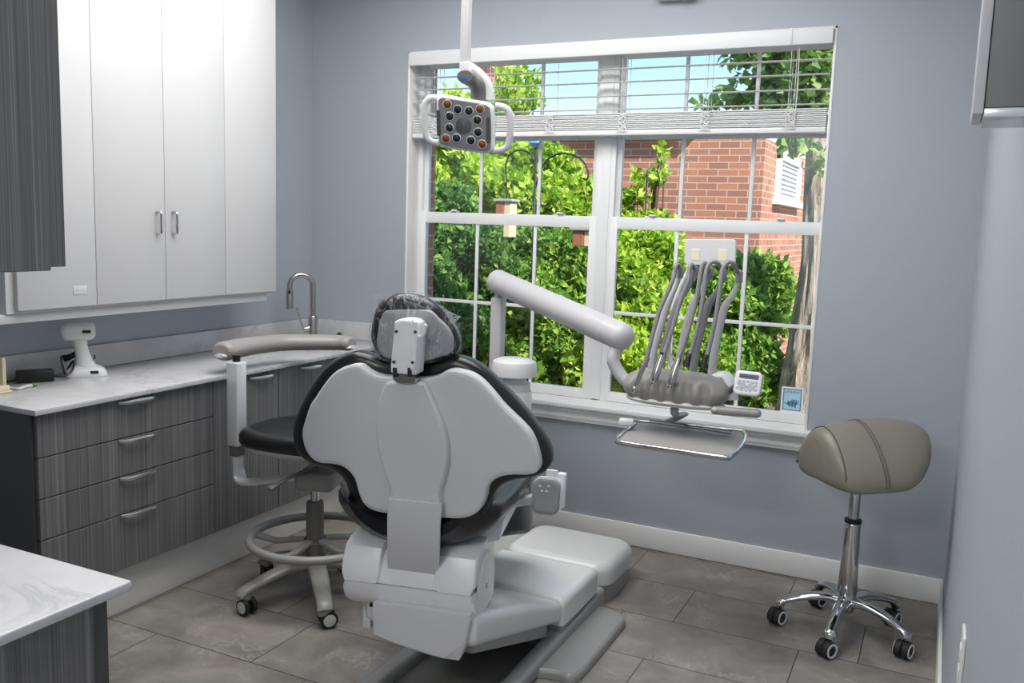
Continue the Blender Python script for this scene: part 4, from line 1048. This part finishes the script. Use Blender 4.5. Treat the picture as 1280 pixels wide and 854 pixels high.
# assistant's stool, left
TX, TY = -2.272, 2.90
st = thing('assistant_stool', 'black-seated stool with curved grey body support, beside the drawers', 'stool', (TX, TY, 0))
O = V((TX, TY, 0))
rot = [.3, .1, .5, .2, .9]
for k in range(5):
    a = 4.24528661 + k * 2 * PI / 5; dr = V((math.cos(a), math.sin(a), 0))
    pts = [O + dr * .03 + UZ * .145, O + dr * .10 + UZ * .15, O + dr * .18 + UZ * .135, O + dr * .25 + UZ * .112, O + dr * .305 + UZ * .092, O + dr * .322 + UZ * .075]
    obj('leg', B().tube(catmull(pts, 4, False), [.042 - .010 * min(1, i / 14) for i in range(21)], 12, flat=(.55, 1), up=(0, 0, 1)), 'stool_grey', st, 60)
    obj('leg_socket', B().lathe([(.027, .052), (.028, .056), (.028, .088), (.022, .098), (0, .099)], O + dr * .302), 'stool_grey', st)
    caster(st, O + dr * .302 + UZ * .085, a + PI / 2 + rot[k], .034, w=.019)
obj('hub', B().lathe([(0, .09), (.045, .092), (.05, .12), (.052, .165), (.04, .18), (0, .18)], O), 'stool_grey', st, 40)
ring = [O + V((.272 * math.cos(2 * PI * k / 64) + .012, .272 * math.sin(2 * PI * k / 64), .262)) for k in range(66)]
obj('foot_ring', B().tube(ring, .0175, 12, up=(0, 0, 1)), 'stool_grey', st, 60)
for k in range(5):
    a = 4.24528661 + .55 + k * 2 * PI / 5; dr = V((math.cos(a), math.sin(a), 0))
    obj('ring_spoke', B().bar([O + dr * .04 + UZ * .25, O + dr * .16 + UZ * .235, O + dr * .262 + UZ * .258], .032, .018), 'stool_grey', st, 60)
obj('column', B().lathe([(.043, .175), (.043, .24), (.037, .245), (.036, .408), (.033, .414), (0, .414)], O), 'dark_grey_plastic', st, 40)
obj('gas_lift', B().cyl(O + UZ * .41, O + UZ * .52, .019, seg=20), 'chrome', st)
mc = V((TX, TY, .515))
obj('mechanism', B().box((-.075, -.09, -.035), (.085, .09, .04), .02, 3, Matrix.Translation(mc + V((.02, .0, 0))) @ Matrix.Rotation(.3, 4, 'Z')), 'stool_grey', st)
kq = atY(438, 603, 2.86)
obj('tension_knob', B().cyl(kq + V((-.03, 0, .012)), kq + V((.05, .015, -.025)), .034, .038, seg=24, rim=.006), 'stool_grey', st, 40)
lv0, lv1 = atY(372, 592, 2.80), atY(335, 612, 2.70)
obj('height_lever', B().tube(catmull([lv0 + V((.06, .06, .02)), lv0, (lv0 + lv1) / 2, lv1 + (lv0 - lv1) * .25, lv1], 4, False), [.011] * 8 + [.013] * 4 + [.022] * 3 + [.024, .012], 10, flat=(.5, 1), up=(0, 0, 1)), 'dark_grey_plastic', st, 60)
SR = math.radians(10)
seat_o = catmull([(-.27, -.15), (-.12, -.205), (.1, -.215), (.23, -.17), (.28, 0), (.23, .17), (.08, .23), (-.12, .225), (-.25, .16), (-.295, 0)], 5)
sf = Matrix.Translation((TX - .018, TY + .03, .042)) @ Matrix.Rotation(SR, 4, 'Z')
sfn = lambda a, c, d: sf @ V((a, c, d))
sc_ = obj('seat_cushion', B().pillow(seat_o, [(.03, .605), (.01, .607), (.0, .625), (.0, .65), (.012, .668), (.04, .678), (.09, .681)], sfn), 'black_vinyl', st, 60)
obj('seat_pan', B().pillow(inset(seat_o, .02), [(.09, .552), (.04, .57), (.0, .600), (0, .606)], sfn), 'pale_metal', st, 60)
# body support: L-shaped flat arm, post and curved pad
pp = atY(297, 500, 2.84); lowp_ = atY(300, 590, 2.84)
armp = catmull([mc + V((-.05, 0, -.01)), mc + V((-.15, -.01, -.025)), V((pp.x + .05, 2.83, lowp_.z - .035)), V((pp.x + .006, 2.84, lowp_.z - .01)), V((pp.x, 2.84, lowp_.z + .05)), V((pp.x, 2.84, .62))], 6, False)
obj('support_arm', B().bar(armp, .055, .016, up=(0, 0, 1) if False else (.3, 0, .95), bev=.004), 'pale_metal', st, 50)
ztp = atY(297, 452, 2.84).z
obj('post_sleeve', B().box((pp.x - .03, 2.805, .615), (pp.x + .03, 2.865, ztp), .007, 3), 'pale_metal', st)
obj('post_slider', B().box((pp.x - .022, 2.81, .57), (pp.x + .022, 2.86, .64), .004, 2), 'dark_grey_plastic', st)
zp = ztp + .028
pc = catmull([atZ(276, 440, zp), atZ(292, 436.5, zp), atZ(318, 432, zp), atZ(352, 428.5, zp), atZ(392, 428, zp), atZ(425, 428.5, zp), atZ(440, 430, zp)], 5, False)
rs = [.056 - .012 * i / len(pc) for i in range(len(pc))]; rs[0] = .036; rs[1] = .050; rs[-1] = .03; rs[-2] = .040
obj('support_pad', B().tube([V(p) for p in pc], rs, 16, flat=(.78, 1.0), up=(0, 0, 1)), 'arm_pad', st, 60)
for p, q in ((pc[0], pc[3]), (pc[-1], pc[-4])):
    p, q = V(p), V(q)
    obj('pad_end_cap', B().tube([p + (p - q).normalized() * .012 + V((0, 0, -.016)), p + V((0, 0, -.018)), q + V((0, 0, -.02))], [.014, .022, .022], 12, flat=(.5, 1.4), up=(0, 0, 1)), 'chair_grey', st, 50)
obj('pad_plate', B().bar([V(x) + V((0, 0, -.026)) for x in pc[2:-2]], .055, .012), 'chair_grey', st, 60)
obj('pad_joint', B().cyl(V((pp.x, 2.835, ztp - .005)), V((pp.x, 2.835, zp)), .016, seg=14), 'black_plastic', st)

# ------------------------------------------------------------------ outside
def leaf_mesh(name, centres, size, mat, parent, up=.35, spread=1.0):
    n = len(centres)
    d = rng.normal(size=(n, 3)); d[:, 2] += up; d /= np.linalg.norm(d, axis=1)[:, None]
    r = rng.normal(size=(n, 3)); s = np.cross(d, r); s /= np.linalg.norm(s, axis=1)[:, None]
    nn = np.cross(s, d); L = size * rng.uniform(.6, 1.3, n)[:, None]; W = L * .30 * spread
    c = centres
    vs = np.stack([c, c + d * L * .5 + s * W + nn * W * .3, c + d * L, c + d * L * .5 - s * W + nn * W * .3], 1).reshape(-1, 3)
    i = np.arange(n) * 4
    fs = np.concatenate([np.stack([i, i + 1, i + 2], 1), np.stack([i, i + 2, i + 3], 1)])
    me = bpy.data.meshes.new(name)
    inv = np.array(rmat(parent).inverted()); vs = vs @ inv[:3, :3].T + inv[:3, 3]
    me.from_pydata(vs.tolist(), [], fs.tolist()); me.materials.append(M(mat)); me.update()
    o = bpy.data.objects.new(name, me); COL.objects.link(o); o.parent = parent
    return o
def blob(c, r, n, shell=.45):
    d = rng.normal(size=(n, 3)); d /= np.linalg.norm(d, axis=1)[:, None]
    rad = rng.uniform(shell, 1, n) ** .6
    lump = 1 + .16 * np.sin(d[:, 0] * 5 + 1.3 * d[:, 2] * 4) + .12 * np.cos(d[:, 1] * 7 + 3 * d[:, 2])
    return np.array(c) + d * np.array(r) * (rad * lump)[:, None]
def shrub(label, base, blobs, mat, size, group='shrubs outside the window'):
    t = thing('shrub', label, 'shrub', base, group=group)
    cs = np.concatenate([blob(c, r, int(n * 1.35)) for c, r, n in blobs])
    cs = cs[cs[:, 2] > base[2]]
    leaf_mesh('foliage', cs, size, mat, t)
    b = B(); bz = V(base)
    for c, r, n in blobs:
        for k in range(5):
            e = V(c) + V((random.uniform(-.6, .6) * r[0], random.uniform(-.6, .6) * r[1], random.uniform(-.1, .7) * r[2]))
            b.tube([bz + V((random.uniform(-.1, .1), random.uniform(-.1, .1), 0)), (bz + e) / 2 + V((random.uniform(-.1, .1), 0, .1)), e], [.022, .014, .005], 6)
    obj('stems', b, 'twig', t, 60)
    return t
GZ = -.15
struct('ground', B().box((-14, YB + .29, GZ - .2), (9, 26, GZ)), 'soil')
def bp(u, v, ru, rv, y, n, ry=None):
    c = atY(u, v, y); k = (c - EYE).length / FPX
    return (tuple(c), (ru * k, ry or (ru + rv) * .5 * k, rv * k), n)
shrub('tall yellow-green shrub behind the operating light in the left window', (-3.5, 7.6, GZ), [bp(640, 240, 92, 62, 7.6, 9000), bp(600, 165, 60, 48, 7.7, 1900), bp(645, 118, 34, 34, 7.8, 420), bp(712, 262, 42, 40, 7.4, 2600), bp(565, 235, 40, 45, 7.5, 2000)], 'leaf_bright', .085)
shrub('dense dark green shrub at the left edge of the lower left window', (-3.35, 5.9, GZ), [bp(575, 370, 72, 92, 5.9, 12000), bp(556, 275, 45, 45, 6.1, 2600), bp(640, 330, 50, 50, 6.2, 3000)], 'leaf_dark', .062)
shrub('mid green shrub in the lower left window, behind the white arm', (-2.55, 6.4, GZ), [bp(695, 390, 62, 105, 6.4, 11000), bp(640, 440, 55, 60, 6.0, 4500)], 'leaf_mid', .07)
shrub('bright yellow-green shrub behind the hoses in the lower right window', (-1.75, 6.6, GZ), [bp(800, 352, 62, 66, 6.6, 9000), bp(790, 440, 80, 70, 6.3, 8000)], 'leaf_bright', .07)
shrub('light green shrub beside the tree trunk in the lower right window', (-1.35, 7.5, GZ), [bp(920, 375, 68, 58, 7.5, 8500), bp(915, 465, 62, 50, 7.1, 5000)], 'leaf_mid', .075)
shrub('thin sprig shrub reaching up against the brick wall, right window', (-2.7, 8.6, GZ), [bp(765, 262, 26, 22, 8.6, 420), bp(812, 222, 26, 7, 8.6, 90), bp(792, 245, 26, 9, 8.6, 110), bp(826, 195, 5, 20, 8.6, 40), bp(800, 285, 50, 20, 8.6, 1200)], 'leaf_bright', .085)
# brick building with a recessed side
bx, by, bt = -1.86, 10.0, 2.585
bd = thing('brick_building', 'red brick building beyond the shrubs with a white roof edge', 'building', (-5, 12, GZ))
obj('wall', B().box((-10.5, by, GZ + .001), (bx, 19, bt)), 'brick', bd, smooth=0)
obj('roof_edge', B().box((-10.6, by - .12, bt + .001), (-2.62, by + .3, bt + .11), .01, 1), 'roof_white', bd)
p0, p1 = atX(978, 200, bx), atX(1008, 245, bx)
wf = B(); y0, y1, z0, z1 = p0.y, p1.y, 2.0, 3.0
y0, y1 = 10.75, 12.4; z0, z1 = 1.98, 2.54
wf.box((bx - .02, y0, z0), (bx + .05, y0 + .12, z1 - .02), .005, 1).box((bx - .02, y1 - .12, z0), (bx + .05, y1, z1 - .02), .005, 1).box((bx - .02, y0 - .1, z0 - .08), (bx + .09, y1 + .1, z0), .005, 1).box((bx - .02, y0, z1 - .12), (bx + .05, y1, z1 - .02), .005, 1)
w_ = obj('window', wf, 'roof_white', bd)
b = B()
for k in range(9): b.box((bx + .005, y0 + .12, z0 + .02 + k * .055), (bx + .02, y1 - .12, z0 + .045 + k * .055))
obj('shutter', b, 'roof_white', w_)
obj('pane', B().box((bx - .02, y0 + .1, z0), (bx + .004, y1 - .1, z1 - .1)), 'lcd', w_)
cp = atY(616, 103, 13)
cmn = thing('chimney', 'small red brick chimney showing through the blind above the shrub', 'chimney', (cp.x, 13, 2.697))
obj('stack', B().box((cp.x - .28, 12.8, 2.697), (cp.x + .28, 13.4, cp.z + .2)), 'brick', cmn, smooth=0)
obj('cap', B().box((cp.x - .33, 12.75, cp.z + .2), (cp.x + .33, 13.45, cp.z + .28)), 'roof_white', cmn)
# white slatted panel behind the left shrub
s0, s1 = atY(543, 180, 8.6), atY(592, 245, 8.6)
sl = thing('slatted_panel', 'pale vertical slatted fence panel behind the tall shrub, upper left window', 'fence', ((s0.x + s1.x) / 2, 8.6, GZ))
b = B()
nsl = 9
for k in range(nsl):
    x = s0.x + (s1.x - s0.x) * k / (nsl - 1); b.box((x - .028, 8.58, GZ + .001), (x + .028, 8.62, s0.z + .25), .003, 1)
obj('pickets', b, 'roof_white', sl)
obj('rails', B().box((s0.x - .05, 8.621, s0.z + .1), (s1.x + .05, 8.65, s0.z + .17)).box((s0.x - .05, 8.621, .6), (s1.x + .05, 8.65, .68)), 'roof_white', sl)
# tree
tx, ty = -.80, 7.0
tree = thing('tree', 'old tree with a ridged grey-brown trunk at the right edge of the window', 'tree', (tx, ty, GZ))
b = B()
pts = [V((-.72, ty, GZ)), V((-.78, ty, .15)), V((-.86, ty, .5)), V((-.88, ty, .9)), V((-.88, ty, 1.35)), V((-.905, ty, 1.8)), V((-.93, ty, 2.3)), V((-.95, ty, 3.0)), V((-1.0, ty, 4.2))]
pts = catmull(pts, 5, False); rs = []
for p in pts: rs.append(.072 + .31 * math.exp(-max(p[2], -.1) / .55))
o_ = B(); rings = []
n = len(pts)
for i in range(n):
    ring = []
    for j in range(40):
        a = 2 * PI * j / 40; r = rs[i] * (1 + .07 * math.sin(a * 9 + p[2] + i * .25) + .05 * math.sin(a * 17 - i * .4))
        ring.append(V(pts[i]) + V((r * math.cos(a), r * math.sin(a), 0)))
    rings.append(ring)
obj('trunk', o_.loft(rings), 'bark', tree, 60)
b = B()
for pxs, rr in (([(1014, 150), (1022, 130), (1012, 105), (990, 80), (968, 58)], .06), ([(1012, 140), (1026, 110), (1040, 70), (1050, 30)], .05), ([(990, 82), (960, 66), (930, 60), (905, 62)], .022), ([(1008, 102), (975, 104), (952, 112)], .018), ([(1016, 140), (985, 128), (940, 124), (900, 126)], .014)):
    q = catmull([atY(u, v, 6.95) for u, v in pxs], 4, False); b.tube(q, [rr * (1 - .7 * i / len(q)) for i in range(len(q))], 8)
obj('branches', b, 'bark', tree, 60)
cl = []
for u, v, r, n in ((1000, 70, .28, 330), (975, 62, .24, 240), (1025, 95, .22, 240), (985, 110, .22, 240), (1010, 125, .16, 140), (955, 115, .14, 90), (940, 60, .14, 70), (915, 62, .12, 40), (965, 92, .16, 90), (1000, 40, .4, 420), (1030, 60, .2, 140), (955, 128, .12, 60), (905, 128, .10, 26), (885, 130, .10, 26), (925, 122, .1, 30), (1000, 178, .10, 50), (1026, 200, .08, 24), (985, 172, .09, 30), (920, 98, .08, 14)):
    p = atY(u, v, 6.8); cl.append(blob(tuple(p), (r, r, r), n, .1))
leaf_mesh('foliage', np.concatenate(cl), .085, 'leaf_tree', tree, up=-.2, spread=1.5)
# bird feeders on a double shepherd's hook
YH = 5.45
hb_ = atY(664, 420, YH); ht = atY(670, 185, YH)
hk = thing('shepherd_hook', 'black double shepherd hook pole standing among the shrubs', 'garden hook', (hb_.x, YH, GZ))
obj('pole', B().tube([V((hb_.x, YH, GZ + .001)), V((ht.x, YH, ht.z))], .009, 8), 'iron', hk)
def hook(px): return B().tube(catmull([atY(u, v, YH) for u, v in px], 5, False), .006, 8)
obj('hook_arm', hook([(669, 215), (667, 200), (659, 190), (647, 188), (637, 194), (632.5, 206), (633, 222), (636, 226)]), 'iron', hk, 60)
obj('hook_arm', hook([(669.5, 235), (675, 215), (684, 200), (700, 192), (717, 194), (729, 202), (735, 214), (734, 224), (729, 223)]), 'iron', hk, 60)
obj('glass_finial', B().lathe([(.0, 0), (.02, .0), (.05, .03), (.03, .05), (.012, .09), (0, .095)], (ht.x, YH, ht.z), seg=8), 'blue_glass', hk)
def feeder(label, top, bot, w, hang, tubey):
    p0, p1 = atY(*top, YH), atY(*bot, YH); hp_ = atY(*hang, YH)
    t = thing('bird_feeder', label, 'bird feeder', p1, group='bird feeders on the garden hook')
    c = V(((p0.x + p1.x) / 2, YH, 0))
    obj('body', B().box((c.x - w, YH - w, p1.z), (c.x + w * .1, YH + w, p0.z - .02), .004, 1), 'feeder_wood', t)
    obj('seed_panel', B().box((c.x + w * .12, YH - w * .95, p1.z - (.10 if tubey else 0)), (c.x + w, YH + w * .9, p0.z - .021), .004, 1), 'feeder_light', t)
    obj('roof', B().box((c.x - w * 1.25, YH - w * 1.2, p0.z - .019), (c.x + w * 1.3, YH + w * 1.2, p0.z), .004, 1), 'chair_grey_dark', t)
    obj('wire', B().tube([V((c.x, YH, p0.z)), hp_], .0025, 6), 'iron', t)
    return t
feeder('narrow brown bird feeder hanging left of the hook pole', (633, 249), (633, 278), .055, (633.5, 224), True)
feeder('square brown bird feeder hanging right of the hook pole', (733, 285), (733, 308), .07, (733, 224), False)
# window sticker
s4 = [atY(978.5, 482, 4.293), atY(1006, 485.5, 4.293), atY(1003, 518, 4.293), atY(975, 514.5, 4.293)]
sx0, sx1, sz0, sz1 = s4[3].x, s4[1].x - .004, s4[2].z, s4[0].z - .003
stk = thing('window_sticker', 'small pale blue bordered sticker in the lower right corner of the window glass', 'sticker', ((sx0 + sx1) / 2, 4.2945, sz0))
YK = 4.2945
W_, H_ = sx1 - sx0, sz1 - sz0
sb = lambda a0, c0, a1, c1, y0, y1: B().box((sx0 + W_ * a0, YK + y0, sz0 + H_ * c0), (sx0 + W_ * a1, YK + y1, sz0 + H_ * c1))
obj('backing', sb(0, 0, 1, 1, -.0006, 0), 'sticker_white', stk, smooth=0)
bo = B()
for q in ((.09, .1, .13, .93), (.88, .1, .92, .93), (.09, .1, .92, .13), (.09, .90, .92, .93)):
    bo.box((sx0 + W_ * q[0], YK - .0014, sz0 + H_ * q[1]), (sx0 + W_ * q[2], YK - .0009, sz0 + H_ * q[3]))
obj('border', bo, 'sticker_ink', stk, smooth=0)
obj('panel', sb(.13, .13, .88, .9, -.0010, -.0007), 'sticker_blue', stk, smooth=0)
def text_obj(name, body, x, z, size, mat, parent, mirror=True):
    cu = bpy.data.curves.new(name, 'FONT'); cu.body = body; cu.size = size; cu.align_x = 'CENTER'; cu.extrude = .0002
    o = bpy.data.objects.new(name, cu); COL.objects.link(o)
    dg = bpy.context.evaluated_depsgraph_get(); me = bpy.data.meshes.new_from_object(o.evaluated_get(dg))
    bpy.data.objects.remove(o); bpy.data.curves.remove(cu)
    bm = bmesh.new(); bm.from_mesh(me); bpy.data.meshes.remove(me)
    mt = Matrix.Translation((x, YK - .0016, z)) @ Matrix(((-1 if mirror else 1, 0, 0, 0), (0, 0, -1, 0), (0, 1, 0, 0), (0, 0, 0, 1)))
    bm.transform(mt); b = B(); b.bm.free(); b.bm = bm
    return obj(name, b, mat, parent, smooth=0)
mx_ = (sx0 + sx1) / 2
ib = B()
for k in range(8):   # row of small upright marks along the top, as on the photo's unreadable heading
    x = sx0 + W_ * (.2 + .082 * k); ib.box((x, YK - .0016, sz0 + H_ * .77), (x + W_ * .022, YK - .0012, sz0 + H_ * (.85 if k % 2 else .83)))
    ib.box((x, YK - .0016, sz0 + H_ * (.81 if k % 3 else .77)), (x + W_ * .05, YK - .0012, sz0 + H_ * (.825 if k % 3 else .785)))
obj('heading_marks', ib, 'sticker_ink', stk, smooth=0)
em = B()
for k, (x, w, z0, z1) in enumerate([(.22, .05, .32, .37), (.30, .09, .3, .44), (.36, .06, .24, .42), (.44, .05, .28, .48), (.50, .06, .22, .46), (.57, .05, .3, .5), (.63, .07, .22, .44), (.70, .05, .34, .5), (.48, .24, .49, .515), (.79, .05, .46, .5), (.79, .05, .36, .40), (.17, .05, .36, .40)]):
    em.box((sx0 + W_ * x, YK - .0016, sz0 + H_ * z0), (sx0 + W_ * (x + w), YK - .0012, sz0 + H_ * z1), .0006 if w > .03 else 0, 1)
obj('emblem', em, 'sticker_ink', stk, smooth=0)

# ------------------------------------------------------------------ light
w = bpy.data.worlds.new('sky'); scene.world = w; w.use_nodes = True
nt = w.node_tree; bg = nt.nodes['Background']
tc = nt.nodes.new('ShaderNodeTexCoord'); sx = nt.nodes.new('ShaderNodeSeparateXYZ'); nt.links.new(tc.outputs['Generated'], sx.inputs[0])
sky = ramp(nt, sx.outputs[2], [(0, lin(232, 240, 246)), (.06, lin(226, 238, 248)), (.2, lin(150, 202, 244)), (.6, lin(96, 160, 226))])
mp = nt.nodes.new('ShaderNodeMapping'); mp.inputs['Scale'].default_value = (1, 1, 2.6); nt.links.new(tc.outputs['Generated'], mp.inputs[0])
cl = ramp(nt, noise(nt, mp.outputs[0], 3.2, 7, .6, .6), [(.54, 0.0), (.72, .85)])
nt.links.new(mixc(nt, cl, sky, (1.0, 1.0, 1.0)), bg.inputs['Color'])
bg.inputs['Strength'].default_value = .82
def sun(rot_dir, e, ang):
    l = bpy.data.lights.new('sun', 'SUN'); l.energy = e; l.angle = math.radians(ang); l.color = (1, .95, .86)
    o = bpy.data.objects.new('sun', l); COL.objects.link(o)
    o.rotation_euler = V(rot_dir).to_track_quat('Z', 'Y').to_euler(); return o
sun((.75, -.42, .8), 4.3, 1.5)
def area(name, loc, size, e, rot=(0, 0, 0), color=(1, .98, .95)):
    l = bpy.data.lights.new(name, 'AREA'); l.shape = 'RECTANGLE'; l.size, l.size_y = size; l.energy = e; l.color = color
    o = bpy.data.objects.new(name, l); COL.objects.link(o); o.location = loc; o.rotation_euler = rot; return o
area('ceiling_lamp', (-1.65, 2.75, ZC - .02), (2.2, 1.5), 29)
area('ceiling_lamp', (-1.2, -1.22, 2.79), (1.1, .6), 31)
area('ceiling_lamp', (-1.6, 1.6, ZC - .02), (1.0, .8), 5)

vs = scene.view_settings
vs.view_transform = 'Standard'; vs.look = 'None'; vs.gamma = 1; vs.exposure = 1.04; vs.use_curve_mapping = False
cy_ = scene.cycles
cy_.max_bounces = 10; cy_.diffuse_bounces = 5; cy_.glossy_bounces = 4; cy_.transparent_max_bounces = 24; cy_.transmission_bounces = 6
cy_.caustics_reflective = False; cy_.caustics_refractive = False
cy_.sample_clamp_indirect = 6
cy_.use_denoising = True
